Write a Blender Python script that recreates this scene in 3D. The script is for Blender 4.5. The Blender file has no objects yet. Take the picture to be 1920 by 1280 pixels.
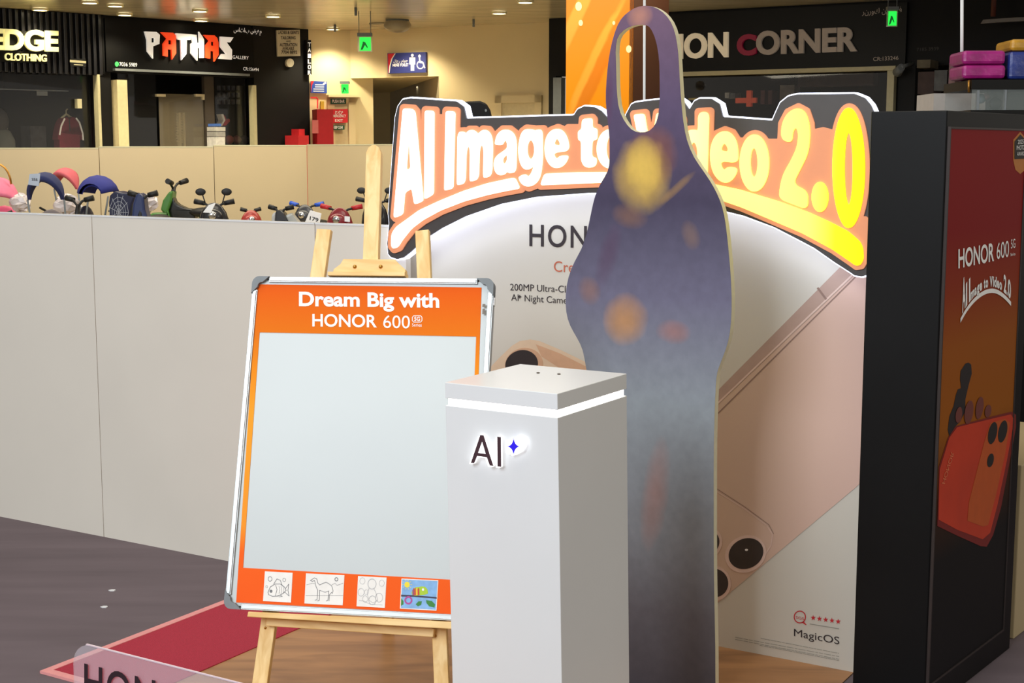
import bpy, bmesh, math, random
import numpy as np
from mathutils import Vector, Matrix
from mathutils.geometry import tessellate_polygon
random.seed(4)
C = bpy.context.scene.collection
S = bpy.context.scene

# ------------------------------------------------------------------ camera, light, exposure
F, CX, CY, H = 2700.0, 960.0, 640.0, 1.7          # focal length in pixels, principal point, eye height
PITCH = math.atan(362 / 2700)
cam_d = bpy.data.cameras.new('camera'); cam = bpy.data.objects.new('camera', cam_d); C.objects.link(cam)
cam_d.sensor_width = 36.0; cam_d.lens = 36.0 * F / 1920.0
cam.location = (0, 0, H); cam.rotation_euler = (math.pi / 2 - PITCH, 0, 0)
cam_d.clip_end = 200
S.camera = cam
S.view_settings.view_transform = 'Standard'; S.view_settings.look = 'None'
S.view_settings.gamma = 1.0; S.view_settings.use_curve_mapping = False
S.view_settings.exposure = 0.0
w = bpy.data.worlds.new('world'); S.world = w; w.use_nodes = True
w.node_tree.nodes['Background'].inputs[0].default_value = (1.0, 0.94, 0.85, 1)
w.node_tree.nodes['Background'].inputs[1].default_value = 0.42

def area(name, loc, target, size, power, col, sy=None):
    l = bpy.data.lights.new(name, 'AREA'); l.energy = power; l.color = col
    l.shape = 'RECTANGLE'; l.size = size; l.size_y = sy or size
    o = bpy.data.objects.new(name, l); C.objects.link(o); o.location = loc
    o.rotation_euler = (Vector(target) - Vector(loc)).to_track_quat('-Z', 'Y').to_euler()
    return o
area('key_light_left', (-4.5, -2.5, 5.2), (0.2, 4.6, 0.8), 4.0, 580, (0.86, 0.93, 1.0))  # added cool key without a fitting, aimed to suit the plinth's bluish front
area('fill_light_top', (-0.5, 3.4, 6.5), (-0.5, 4.2, 0), 3.0, 130, (1.0, 0.9, 0.72))  # added overhead fill, out of view, warms the plinth top
area('fill_light_right', (4.6, 0.6, 3.6), (0.4, 4.2, 0.8), 2.0, 45, (1.0, 0.97, 0.78))  # weak warm fill added to lift the plinth's right side
area('fill_light_back', (-1.0, 9.0, 2.85), (-1.0, 9.6, 0), 5.0, 150, (1.0, 0.9, 0.7), 2.0)  # added area fill under the ceiling, out of view, no fitting modelled

# ------------------------------------------------------------------ geometry helpers
CP, SP = math.cos(PITCH), math.sin(PITCH)
def ray(px, py):
    x = (px - CX) / F; y = -(py - CY) / F
    return Vector((x, CP + SP * y, -SP + CP * y))
EYE = Vector((0, 0, H))
def atz(px, py, z):
    r = ray(px, py); return EYE + r * ((z - H) / r.z)
def aty(px, py, Y):
    r = ray(px, py); return EYE + r * (Y / r.y)
DA = Vector((0.8535, -0.5212, 0))      # along the stand fronts, to the right and nearer
DB = Vector((0.5212, 0.8535, 0))       # square to it, to the right and farther
UP = Vector((0, 0, 1))
class PL:
    def __init__(s, o, u, v=UP):
        s.o = Vector(o); s.u = Vector(u).normalized(); s.v = Vector(v).normalized(); s.n = s.u.cross(s.v).normalized()
    def uv(s, px, py):
        r = ray(px, py); t = (s.o - EYE).dot(s.n) / r.dot(s.n); p = EYE + r * t - s.o
        return (p.dot(s.u), p.dot(s.v))
    def P(s, a, b, off=0.0): return s.o + s.u * a + s.v * b + s.n * off
    def at(s, px, py, off=0.0): a, b = s.uv(px, py); return s.P(a, b, off)
    def sh(s, d): return PL(s.o + s.n * d, s.u, s.v)

WL = {}
class MB:
    def __init__(s): s.v = []; s.f = []; s.sm = []
    def add(s, vs, fs, smooth=False):
        b = len(s.v); s.v += [Vector(q) for q in vs]; s.f += [tuple(b + i for i in f) for f in fs]; s.sm += [smooth] * len(fs)
        return s
    def hexa(s, q):   # q: 4 bottom + 4 top
        return s.add(q, [(0, 3, 2, 1), (4, 5, 6, 7), (0, 1, 5, 4), (1, 2, 6, 5), (2, 3, 7, 6), (3, 0, 4, 7)])
    def box(s, c, sx, sy, sz, R=None):
        q = [Vector((x * sx / 2, y * sy / 2, z * sz / 2)) for z in (-1, 1) for x, y in ((-1, -1), (1, -1), (1, 1), (-1, 1))]
        if R: q = [R @ p for p in q]
        return s.hexa([p + Vector(c) for p in q])
    def slab(s, pl, a0, b0, a1, b1, o0, o1):   # box on a plane
        P = pl.P
        return s.hexa([P(a0, b0, o1), P(a1, b0, o1), P(a1, b0, o0), P(a0, b0, o0), P(a0, b1, o1), P(a1, b1, o1), P(a1, b1, o0), P(a0, b1, o0)])
    def slabpx(s, pl, x0, y0, x1, y1, o0, o1):
        # rectangle through two opposite corners given in the photograph
        a0, b1 = pl.uv(x0, y0); a1, b0 = pl.uv(x1, y1)
        return s.slab(pl, min(a0, a1), min(b0, b1), max(a0, a1), max(b0, b1), o0, o1)
    def poly(s, pl, uvs, o0, o1=None, holes=()):
        loops = [list(uvs)] + [list(h) for h in holes]
        flat = [p for l in loops for p in l]
        tris = tessellate_polygon([[Vector((p[0], p[1], 0)) for p in l] for l in loops])
        def ori(t):
            a, b, c = (flat[i] for i in t)
            return t if (b[0] - a[0]) * (c[1] - a[1]) - (b[1] - a[1]) * (c[0] - a[0]) > 0 else (t[0], t[2], t[1])
        tris = [ori(t) for t in tris]
        n = len(flat)
        if o1 is None:
            return s.add([pl.P(p[0], p[1], o0) for p in flat], tris)
        vs = [pl.P(p[0], p[1], o1) for p in flat] + [pl.P(p[0], p[1], o0) for p in flat]
        fs = list(tris) + [(a + n, c + n, b + n) for a, b, c in tris]
        k = 0
        for l in loops:
            m = len(l); ar = sum(l[i][0] * l[(i + 1) % m][1] - l[(i + 1) % m][0] * l[i][1] for i in range(m))
            outer = (k == 0); ccw = ar > 0
            for i in range(m):
                a, b = k + i, k + (i + 1) % m
                f = (a + n, b + n, b, a) if (ccw == outer) else (a, b, b + n, a + n)
                fs.append(f)
            k += m
        return s.add(vs, fs)
    def polypx(s, pl, pts, o0, o1=None, holes=()):
        return s.poly(pl, [pl.uv(*p) for p in pts], o0, o1, [[pl.uv(*p) for p in h] for h in holes])
    def ell(s, pl, px, py, rx, ry, o0, o1=None, rot=0, n=40, hole=None):
        def ring(k):
            r = []
            for i in range(n):
                t = 2 * math.pi * i / n; x = rx * k * math.cos(t); y = ry * k * math.sin(t)
                r.append((px + x * math.cos(rot) - y * math.sin(rot), py + x * math.sin(rot) + y * math.cos(rot)))
            return r
        return s.polypx(pl, ring(1), o0, o1, [ring(hole)] if hole else ())
    def line(s, pl, pts, wpx, off, close=False):   # printed pen line
        L = [Vector(pl.uv(*p)) for p in pts]
        if close: L.append(L[0])
        wd = wpx * (pl.at(*pts[0]) - EYE).length / F / 2
        for a, b in zip(L, L[1:]):
            d = (b - a)
            if d.length < 1e-7: continue
            d.normalize(); nn = Vector((-d.y, d.x)) * wd; e = d * wd * 0.6
            q = [a - e + nn, a - e - nn, b + e - nn, b + e + nn]
            s.add([pl.P(p.x, p.y, off) for p in q], [(0, 1, 2, 3)])
        return s
    def tube(s, pts, r, n=10, cap=True):
        pts = [Vector(p) for p in pts]; rs = r if isinstance(r, (list, tuple)) else [r] * len(pts)
        vs = []; m = len(pts); ref = None
        for i, p in enumerate(pts):
            d = (pts[min(i + 1, m - 1)] - pts[max(i - 1, 0)]).normalized()
            if ref is None: ref = Vector((0, 0, 1)) if abs(d.z) < 0.9 else Vector((1, 0, 0))
            x = d.cross(ref).normalized(); y = x.cross(d).normalized(); ref = y
            vs += [p + (x * math.cos(2 * math.pi * k / n) + y * math.sin(2 * math.pi * k / n)) * rs[i] for k in range(n)]
        fs = [(i * n + k, i * n + (k + 1) % n, (i + 1) * n + (k + 1) % n, (i + 1) * n + k) for i in range(m - 1) for k in range(n)]
        s.add(vs, fs, True)
        if cap:
            b = len(s.v) - m * n
            s.f += [tuple(b + k for k in reversed(range(n))), tuple(b + (m - 1) * n + k for k in range(n))]; s.sm += [False, False]
        return s
    def ball(s, c, rx, ry, rz, R=None, n=16, m=10, z0=-1.0):
        vs = []; c = Vector(c)
        for j in range(m + 1):
            ph = math.asin(z0) + (math.pi / 2 - math.asin(z0)) * j / m
            for k in range(n):
                th = 2 * math.pi * k / n
                p = Vector((rx * math.cos(ph) * math.cos(th), ry * math.cos(ph) * math.sin(th), rz * math.sin(ph)))
                if R: p = R @ p
                vs.append(c + p)
        fs = [(j * n + k, j * n + (k + 1) % n, (j + 1) * n + (k + 1) % n, (j + 1) * n + k) for j in range(m) for k in range(n)]
        return s.add(vs, fs, True)
    def xf(s, M):
        s.v = [M @ q for q in s.v]; return s
    def done(s, name, mat, parent=None, bev=0, mods=()):
        v = s.v
        lo = [min(q[i] for q in v) for i in range(3)]; hi = [max(q[i] for q in v) for i in range(3)]
        o0 = Vector(((lo[0] + hi[0]) / 2, (lo[1] + hi[1]) / 2, lo[2]))
        me = bpy.data.meshes.new(name); me.from_pydata([tuple(q - o0) for q in v], [], s.f); me.update()
        me.polygons.foreach_set('use_smooth', s.sm)
        me.materials.append(mat)
        o = bpy.data.objects.new(name, me); C.objects.link(o)
        if bev:
            b = o.modifiers.new('bevel', 'BEVEL'); b.width = bev; b.segments = 2; b.limit_method = 'ANGLE'; b.angle_limit = 0.6
        WL[o.name] = o0
        if parent: o.parent = parent; o.location = o0 - WL[parent.name]
        else: o.location = o0
        return o

def thing(name, label, cat, loc, group=None):
    o = bpy.data.objects.new(name, None); C.objects.link(o); o.location = loc; WL[o.name] = Vector(loc)
    o.empty_display_size = 0.05
    return tag(o, label, cat, group)
def tag(o, label=None, cat=None, group=None, kind=None):
    if label: o['label'] = label
    if cat: o['category'] = cat
    if group: o['group'] = group
    if kind: o['kind'] = kind
    return o
def struct(o): o['kind'] = 'structure'; return o

# ------------------------------------------------------------------ materials
def lin(c):
    return tuple((x / 255 / 12.92 if x / 255 <= 0.04045 else ((x / 255 + 0.055) / 1.055) ** 2.4) for x in c)
MC = {}
def M(name, rgb, rough=0.6, metal=0.0, em=0.0, emc=None, var=0.05, scale=30.0, spec=0.5, coat=0.0, bump=0.0, stretch=None):
    if name in MC: return MC[name]
    m = bpy.data.materials.new(name); m.use_nodes = True; nt = m.node_tree; b = nt.nodes['Principled BSDF']
    c = lin(rgb)
    tc = nt.nodes.new('ShaderNodeTexCoord'); nz = nt.nodes.new('ShaderNodeTexNoise'); nz.inputs['Scale'].default_value = scale
    nz.inputs['Detail'].default_value = 4
    if stretch:
        mp = nt.nodes.new('ShaderNodeMapping'); mp.inputs['Scale'].default_value = stretch
        nt.links.new(tc.outputs['Object'], mp.inputs[0]); nt.links.new(mp.outputs[0], nz.inputs[0])
    else: nt.links.new(tc.outputs['Object'], nz.inputs[0])
    rp = nt.nodes.new('ShaderNodeValToRGB'); rp.color_ramp.elements[0].position = 0.3; rp.color_ramp.elements[1].position = 0.7
    rp.color_ramp.elements[0].color = (*[x * (1 - var) for x in c], 1); rp.color_ramp.elements[1].color = (*[min(1, x * (1 + var)) for x in c], 1)
    nt.links.new(nz.outputs[0], rp.inputs[0]); nt.links.new(rp.outputs[0], b.inputs['Base Color'])
    b.inputs['Roughness'].default_value = rough; b.inputs['Metallic'].default_value = metal
    b.inputs['Specular IOR Level'].default_value = spec; b.inputs['Coat Weight'].default_value = coat
    if em:
        b.inputs['Emission Color'].default_value = (*lin(emc or rgb), 1); b.inputs['Emission Strength'].default_value = em
    if bump:
        bp = nt.nodes.new('ShaderNodeBump'); bp.inputs['Strength'].default_value = bump; bp.inputs['Distance'].default_value = 0.01
        nt.links.new(nz.outputs[0], bp.inputs['Height']); nt.links.new(bp.outputs[0], b.inputs['Normal'])
    MC[name] = m; return m
def wood(name, c1, c2, stretch, scale=1.0, rough=0.5):
    m = bpy.data.materials.new(name); m.use_nodes = True; nt = m.node_tree; b = nt.nodes['Principled BSDF']
    tc = nt.nodes.new('ShaderNodeTexCoord'); mp = nt.nodes.new('ShaderNodeMapping'); mp.inputs['Scale'].default_value = stretch
    nz = nt.nodes.new('ShaderNodeTexNoise'); nz.inputs['Scale'].default_value = scale; nz.inputs['Detail'].default_value = 5; nz.inputs['Distortion'].default_value = 0.6
    rp = nt.nodes.new('ShaderNodeValToRGB'); e = rp.color_ramp.elements
    e[0].position = 0.35; e[0].color = (*lin(c1), 1); e[1].position = 0.62; e[1].color = (*lin(c2), 1)
    nt.links.new(tc.outputs['Object'], mp.inputs[0]); nt.links.new(mp.outputs[0], nz.inputs[0]); nt.links.new(nz.outputs[0], rp.inputs[0])
    nt.links.new(rp.outputs[0], b.inputs['Base Color']); b.inputs['Roughness'].default_value = rough
    return m
def grad(name, pl, stops, axis='v', em=0.0, rough=0.5, blobs=(), noise=None, coat=0.0, soft=1.8):
    """printed artwork whose colour runs along one axis of its own plane, with optional soft colour patches.
    stops: [(metres along the axis, rgb)], blobs: [(a, b, ra, rb, rot, rgb, strength)]"""
    m = bpy.data.materials.new(name); m.use_nodes = True; nt = m.node_tree; b = nt.nodes['Principled BSDF']
    N = nt.nodes.new; L = nt.links.new
    geo = N('ShaderNodeNewGeometry')
    sub = N('ShaderNodeVectorMath'); sub.operation = 'SUBTRACT'; sub.inputs[1].default_value = pl.o; L(geo.outputs['Position'], sub.inputs[0])
    def dot(vec):
        d = N('ShaderNodeVectorMath'); d.operation = 'DOT_PRODUCT'; d.inputs[1].default_value = vec; L(sub.outputs[0], d.inputs[0]); return d.outputs['Value']
    U, V = dot(pl.u), dot(pl.v)
    src = V if axis == 'v' else U
    mr = N('ShaderNodeMapRange'); lo, hi = stops[0][0], stops[-1][0]
    mr.inputs['From Min'].default_value = lo; mr.inputs['From Max'].default_value = hi; L(src, mr.inputs[0])
    rp = N('ShaderNodeValToRGB'); e = rp.color_ramp.elements
    while len(e) < len(stops): e.new(0.5)
    for i, (p, c) in enumerate(stops): e[i].position = (p - lo) / (hi - lo); e[i].color = (*lin(c), 1)
    L(mr.outputs[0], rp.inputs[0]); col = rp.outputs[0]
    def math_(op, x, y, clamp=False):
        n = N('ShaderNodeMath'); n.operation = op; n.use_clamp = clamp
        for i, q in enumerate((x, y)):
            if isinstance(q, (int, float)): n.inputs[i].default_value = q
            elif q is not None: L(q, n.inputs[i])
        return n.outputs[0]
    nz = N('ShaderNodeTexNoise'); nz.inputs['Scale'].default_value = 9; nz.inputs['Detail'].default_value = 6; L(sub.outputs[0], nz.inputs[0])
    wob = math_('MULTIPLY', math_('SUBTRACT', nz.outputs[0], 0.5), 0.9)
    for (a, bb, ra, rb, rot, rgb, st) in blobs:
        du = math_('SUBTRACT', U, a); dv = math_('SUBTRACT', V, bb); c_, s_ = math.cos(rot), math.sin(rot)
        x = math_('DIVIDE', math_('ADD', math_('MULTIPLY', du, c_), math_('MULTIPLY', dv, s_)), ra)
        y = math_('DIVIDE', math_('ADD', math_('MULTIPLY', du, -s_), math_('MULTIPLY', dv, c_)), rb)
        r2 = math_('ADD', math_('MULTIPLY', x, x), math_('MULTIPLY', y, y))
        k = math_('MULTIPLY', math_('SUBTRACT', math_('ADD', 1.0, wob), r2), soft, True)
        k = math_('MULTIPLY', k, st)
        mx = N('ShaderNodeMix'); mx.data_type = 'RGBA'; L(k, mx.inputs[0]); L(col, mx.inputs[6]); mx.inputs[7].default_value = (*lin(rgb), 1)
        col = mx.outputs[2]
    if noise:
        n2 = N('ShaderNodeTexNoise'); mp = N('ShaderNodeMapping'); mp.inputs['Scale'].default_value = noise[1]
        L(sub.outputs[0], mp.inputs[0]); L(mp.outputs[0], n2.inputs[0]); n2.inputs['Scale'].default_value = 1; n2.inputs['Detail'].default_value = 6
        f = math_('ADD', 1 - noise[0], math_('MULTIPLY', n2.outputs[0], 2 * noise[0]))
        vm = N('ShaderNodeVectorMath'); vm.operation = 'SCALE'; L(col, vm.inputs[0]); L(f, vm.inputs['Scale']); col = vm.outputs[0]
    L(col, b.inputs['Base Color']); b.inputs['Roughness'].default_value = rough; b.inputs['Coat Weight'].default_value = coat; b.inputs['Specular IOR Level'].default_value = 0.2
    if em: L(col, b.inputs['Emission Color']); b.inputs['Emission Strength'].default_value = em
    return m
def glass(name, rgb=(255, 255, 255), alpha=0.12, rough=0.02):
    if name in MC: return MC[name]
    m = bpy.data.materials.new(name); m.use_nodes = True; nt = m.node_tree; nt.nodes.remove(nt.nodes['Principled BSDF'])
    t = nt.nodes.new('ShaderNodeBsdfTransparent'); g = nt.nodes.new('ShaderNodeBsdfGlossy'); g.inputs['Roughness'].default_value = rough
    d = nt.nodes.new('ShaderNodeBsdfDiffuse'); d.inputs[0].default_value = (*lin(rgb), 1)
    lw = nt.nodes.new('ShaderNodeLayerWeight'); fr = nt.nodes.new('ShaderNodeMath'); fr.operation = 'MULTIPLY_ADD'; fr.inputs[1].default_value = 0.16; fr.inputs[2].default_value = 0.02
    nt.links.new(lw.outputs['Facing'], fr.inputs[0])
    mx = nt.nodes.new('ShaderNodeMixShader'); m2 = nt.nodes.new('ShaderNodeMixShader'); m2.inputs[0].default_value = alpha
    nt.links.new(t.outputs[0], m2.inputs[1]); nt.links.new(d.outputs[0], m2.inputs[2])
    nt.links.new(fr.outputs[0], mx.inputs[0]); nt.links.new(m2.outputs[0], mx.inputs[1]); nt.links.new(g.outputs[0], mx.inputs[2])
    nt.links.new(mx.outputs[0], nt.nodes['Material Output'].inputs[0]); MC[name] = m; return m

# ------------------------------------------------------------------ lettering
TC = {}
def tmesh(s, bold=0.0, ex=0.0, sp=1.0):
    k = (s, bold, ex, sp)
    if k in TC: return TC[k]
    cu = bpy.data.curves.new('t', 'FONT'); cu.body = s; cu.size = 1; cu.offset = bold; cu.resolution_u = 5; cu.space_character = sp; cu.extrude = ex
    o = bpy.data.objects.new('t', cu); C.objects.link(o)
    dg = bpy.context.evaluated_depsgraph_get(); dg.update()
    me = bpy.data.meshes.new_from_object(o.evaluated_get(dg))
    vs = [tuple(v.co) for v in me.vertices]; fs = [tuple(p.vertices) for p in me.polygons]
    bpy.data.objects.remove(o); bpy.data.curves.remove(cu); bpy.data.meshes.remove(me)
    TC[k] = (vs, fs); return TC[k]
def put_text(mb, pl, s, p0, p1, top, bold=0.0, off=0.002, thick=0.0, sp=1.0, ref='H', fn=None):
    """text s on plane pl: bounding box left/right on the baseline at pixels p0, p1; 'top' is the pixel above p0 at the height of ref"""
    vs, fs = tmesh(s, bold, 0.5 if thick else 0.0, sp)
    if not vs: return mb
    rv, _ = tmesh(ref, bold, 0.0); ch = max(q[1] for q in rv); cb = min(q[1] for q in rv)
    x0 = min(q[0] for q in vs); x1 = max(q[0] for q in vs)
    A = Vector(pl.uv(*p0)); Bv = Vector(pl.uv(*p1)) - A; T = Vector(pl.uv(*top)) - A
    out = []
    for x, y, z in vs:
        q = A + Bv * ((x - x0) / (x1 - x0)) + T * ((y - cb) / (ch - cb))
        out.append(pl.P(q.x, q.y, off + (z + 0.5) * thick if thick else off))
    return mb.add(out, fs)
def lettering(name, pl, s, p0, p1, top, mat, parent, **k):
    return put_text(MB(), pl, s, p0, p1, top, **k).done(name, mat, parent)

# ------------------------------------------------------------------ smooth shapes from signed distance fields (sign lettering)
def sdf(poly, X, Y):
    d = np.full(X.shape, 1e9); ins = np.zeros(X.shape, bool); n = len(poly)
    for i in range(n):
        ax, ay = poly[i]; bx, by = poly[(i + 1) % n]; ex, ey = bx - ax, by - ay; L = ex * ex + ey * ey
        if L < 1e-9: continue
        t = np.clip(((X - ax) * ex + (Y - ay) * ey) / L, 0, 1)
        d = np.minimum(d, np.hypot(X - ax - t * ex, Y - ay - t * ey))
        if ay != by:
            ins ^= ((ay > Y) != (by > Y)) & (X < (bx - ax) * (Y - ay) / (by - ay) + ax)
    return np.where(ins, -d, d)
def contours(Fd, x0, y0, st):
    h, w_ = Fd.shape; neg = Fd < 0; segs = {}
    code = neg[:-1, :-1] * 1 + neg[:-1, 1:] * 2 + neg[1:, 1:] * 4 + neg[1:, :-1] * 8
    T = {1: [(3, 0)], 2: [(0, 1)], 3: [(3, 1)], 4: [(1, 2)], 5: [(3, 0), (1, 2)], 6: [(0, 2)], 7: [(3, 2)], 8: [(2, 3)], 9: [(2, 0)], 10: [(0, 1), (2, 3)], 11: [(2, 1)], 12: [(1, 3)], 13: [(1, 0)], 14: [(0, 3)]}
    def key(j, i, e): return {0: ('h', j, i), 1: ('v', j, i + 1), 2: ('h', j + 1, i), 3: ('v', j, i)}[e]
    def pos(k):
        t, j, i = k; a = Fd[j, i]; b = Fd[j, i + 1] if t == 'h' else Fd[j + 1, i]; q = a / (a - b)
        return (x0 + (i + (q if t == 'h' else 0)) * st, y0 + (j + (q if t == 'v' else 0)) * st)
    for j, i in zip(*np.nonzero((code > 0) & (code < 15))):
        for a, b in T[int(code[j, i])]: segs[key(j, i, a)] = key(j, i, b)
    loops = []
    while segs:
        k0, k = segs.popitem(); L = [k0]
        while k in segs: L.append(k); k = segs.pop(k)
        loops.append([pos(q) for q in L])
    return loops
def area2(l): return sum(l[i][0] * l[(i + 1) % len(l)][1] - l[(i + 1) % len(l)][0] * l[i][1] for i in range(len(l)))
def thin(l, k):
    r = l[::k]; return r if len(r) > 5 else l
def field_shape(mb, pl, Fd, x0, y0, st, o0, o1, step=2, holes=True):
    ls = [l for l in contours(Fd, x0, y0, st) if abs(area2(l)) > 12]
    if not ls: return mb
    big = max(ls, key=lambda l: abs(area2(l))); sg = area2(big) > 0
    outs = [l for l in ls if (area2(l) > 0) == sg]; ins = [l for l in ls if (area2(l) > 0) != sg] if holes else []
    for o in outs:
        xs = [p[0] for p in o]; ys = [p[1] for p in o]
        hs = [thin(h, step) for h in ins if min(xs) < h[0][0] < max(xs) and min(ys) < h[0][1] < max(ys)]
        mb.polypx(pl, thin(o, step), o0, o1, hs)
    return mb

# ------------------------------------------------------------------ materials
m_black = M('black_laminate', (8, 8, 9), 0.42, scale=3, var=0.3, spec=0.22)
m_blackp = M('black_paint', (15, 15, 17), 0.6, spec=0.25)
m_white = M('white_laminate', (226, 228, 230), 0.3, scale=2, var=0.02)
m_barrier = M('off_white_panel', (222, 216, 205), 0.5, scale=1.6, var=0.03)
m_barrier2 = M('beige_panel', (188, 170, 134), 0.45, scale=1.2, var=0.04)
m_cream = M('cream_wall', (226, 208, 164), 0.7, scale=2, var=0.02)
m_creamd = M('cream_wall_shaded', (170, 158, 128), 0.7, scale=2, var=0.02)  # cream wall colour darkened for the shade on the corridor side
m_alu = M('brushed_aluminium', (172, 176, 176), 0.36, 0.6, scale=60, var=0.04)
m_grey = M('grey_plastic', (112, 118, 122), 0.5)
m_pole = M('cream_frame', (190, 184, 150), 0.5)
m_wt = M('white_print', (245, 245, 245), 0.6, em=0.0)
m_darkprint = M('black_print', (48, 40, 44), 0.6)
m_brass = M('brass', (180, 130, 60), 0.3, 0.9)
m_glass = glass('shop_glass', (120, 120, 120), 0.03)
m_acr = glass('clear_acrylic', (225, 215, 225), 0.2, 0.12)
m_led = M('led_white', (255, 250, 240), 0.5, em=6.0)
m_rim = M('sign_edge_light', (225, 232, 255), 0.5, em=2.5)
m_rub = M('black_rubber', (16, 16, 17), 0.55)
m_chrome = M('chrome', (200, 200, 200), 0.15, 1.0)
m_wv = wood('pine_upright', (226, 182, 108), (246, 212, 148), (34, 34, 1.6), 1.0)
m_wh = wood('pine_crosswise', (226, 182, 108), (246, 212, 148), (2.5, 20, 34), 1.0)

# ------------------------------------------------------------------ structure
G = lambda px, py: atz(px, py, 0.0)
fm = M('dark_grey_carpet', (104, 92, 97), 0.75, scale=2.2, var=0.13, stretch=(0.5, 3.5, 1), bump=0.0, spec=0.3)
struct(MB().box((0, 10, -0.05), 40, 34, 0.1).done('floor', fm))
cm = M('metal_strip_ceiling', (214, 204, 178), 0.24, 0.35, scale=1.0, var=0.16, stretch=(1.5, 9, 1), bump=0.7)
struct(MB().box((0, 17.0, 0.004), 30, 12.5, 0.008).done('floor_bounce', M('beige_bounce_floor', (196, 182, 156), 0.25, scale=3, var=0.05)))  # unseen far floor, made pale to bounce light onto the ceiling
struct(MB().box((0, 16.5, 2.95), 34, 18, 0.1).done('ceiling', cm))
c0, c1 = atz(0, 15, 2.9), atz(578, 55, 2.9); c2 = atz(656, 57, 2.9); c3 = atz(1028, 42, 2.9); c4, c5 = atz(1180, 27, 2.9), atz(1700, 0, 2.9)
fl = lambda p: Vector((p.x, p.y, 0))
W1 = PL(fl(c0), fl(c1) - fl(c0)); W2 = PL(fl(c1), fl(c2) - fl(c1)); W3 = PL(fl(c2), fl(c3) - fl(c2)); W4 = PL(fl(c4), fl(c5) - fl(c4))
ZC = 2.9
def X(pl, px, py=150): return pl.uv(px, py)[0]
def Z(pl, px, py): return pl.uv(px, py)[1]
# left shop row: the wall above and between the shop openings
b = MB()
zf1 = Z(W1, 90, 134); zf2 = Z(W1, 330, 140)
b.slab(W1, X(W1, -400), zf1, X(W1, 196), ZC, -0.12, 0); b.slab(W1, X(W1, 196), zf2, X(W1, 472), ZC, -0.12, 0)
b.slab(W1, X(W1, 180), 0, X(W1, 208), 2.45, -0.12, 0); b.slab(W1, X(W1, 476), 0, X(W1, 579, 50), ZC, -0.12, 0)
struct(b.done('wall_left', m_blackp))
# shop interiors, dark rooms behind the glass
m_int = M('dark_interior', (13, 13, 16), 0.85, spec=0.2); m_int2 = M('dim_brown_interior', (66, 58, 50), 0.8)
b = MB(); b.slab(W1, X(W1, -400), 0, X(W1, 196), ZC, -2.2, -2.1); struct(b.done('wall_back_of_clothing_shop', m_int))
b = MB(); b.slab(W1, X(W1, 205), 0, X(W1, 579) + 0.9, ZC, -1.7, -1.6); struct(b.done('wall_back_of_gallery_shop', m_int))
b = MB(); b.slab(W1, X(W1, 196), 0, X(W1, 200), ZC, -2.1, -0.12); struct(b.done('wall_between_shops', m_int))
# cream walls
ax = W2.uv(682, 190)[0]
b = MB(); b.slab(W2, 0, 0, ax + 0.1, ZC, -0.1, 0); struct(b.done('wall_exit', m_cream))
zl = Z(W3, 740, 145); xr = X(W3, 823)
b = MB(); b.slab(W3, 0, zl, xr, ZC, -0.12, 0); b.slab(W3, xr, 0, X(W3, 1030), ZC, -0.12, 0); struct(b.done('wall_back', m_cream))
pw = W2.P(ax + 0.1, 0); CR = PL(aty(682, 400, 19.0) * 1, W3.u); CR.o.z = 0
b = MB(); b.slab(CR, -1.2, 0, X(CR, 732), 2.6, -0.1, 0); struct(b.done('wall_corridor_end', m_cream))
e0 = CR.P(X(CR, 731), 0); e1 = W3.P(xr, 0); CS = PL(e0, e1 - e0)
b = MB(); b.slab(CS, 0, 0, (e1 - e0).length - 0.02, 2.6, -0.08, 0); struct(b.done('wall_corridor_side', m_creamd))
b = MB(); b.add([W3.P(-0.3, zl, -0.12), W3.P(xr + 0.1, zl, -0.12), CS.P(0, zl, 0) + Vector((0.3, 0.2, 0)), CR.P(-1.2, zl, 0)], [(0, 1, 2, 3)]); b.add([W3.P(-0.3, zl + .1, -0.12), W3.P(xr + 0.1, zl + .1, -0.12), CS.P(0, zl + .1, 0) + Vector((0.3, 0.2, 0)), CR.P(-1.2, zl + .1, 0)], [(3, 2, 1, 0)])
struct(b.done('ceiling_corridor', m_cream))
# right shop row
b = MB(); zf4 = Z(W4, 1450, 131)
b.slab(W4, X(W4, 1029), zf4, X(W4, 2100), ZC, -0.12, 0); b.slab(W4, X(W4, 1029), 0, X(W4, 1042), zf4, -0.12, 0); b.slab(W4, X(W4, 1684), 0, X(W4, 1716), zf4, -0.12, 0)
struct(b.done('wall_right', m_blackp))
b = MB(); b.slab(W4, X(W4, 1000), 0, X(W4, 2200), ZC, -1.9, -1.8); struct(b.done('wall_back_of_corner_shop', m_int))
# doors
def door(name, pl, x0, y0, x1, mat):
    a0, z1 = pl.uv(x0, y0); a1 = X(pl, x1); fw = 0.07
    r = MB().slab(pl, a0, 0, a0 + fw, z1, 0, 0.04).slab(pl, a1 - fw, 0, a1, z1, 0, 0.04).slab(pl, a0, z1 - fw, a1, z1, 0, 0.04).done('door_frame', mat)
    lf = MB().slab(pl, a0 + fw, 0, a1 - fw, z1 - fw, 0.0, 0.02).done(name, M('cream_door', (216, 200, 158), 0.5)); struct(lf)
    r.parent = lf; r.location = WL[r.name] - WL[lf.name]
    return lf
door('door_1', W2, 613, 179, 664, m_cream); door('door_2', W3, 931, 180, 1018, m_cream)
b = MB().slabpx(W2, 612, 178, 672, 183, 0.0, 0.12); struct(b.done('trim_1', m_cream))

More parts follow.
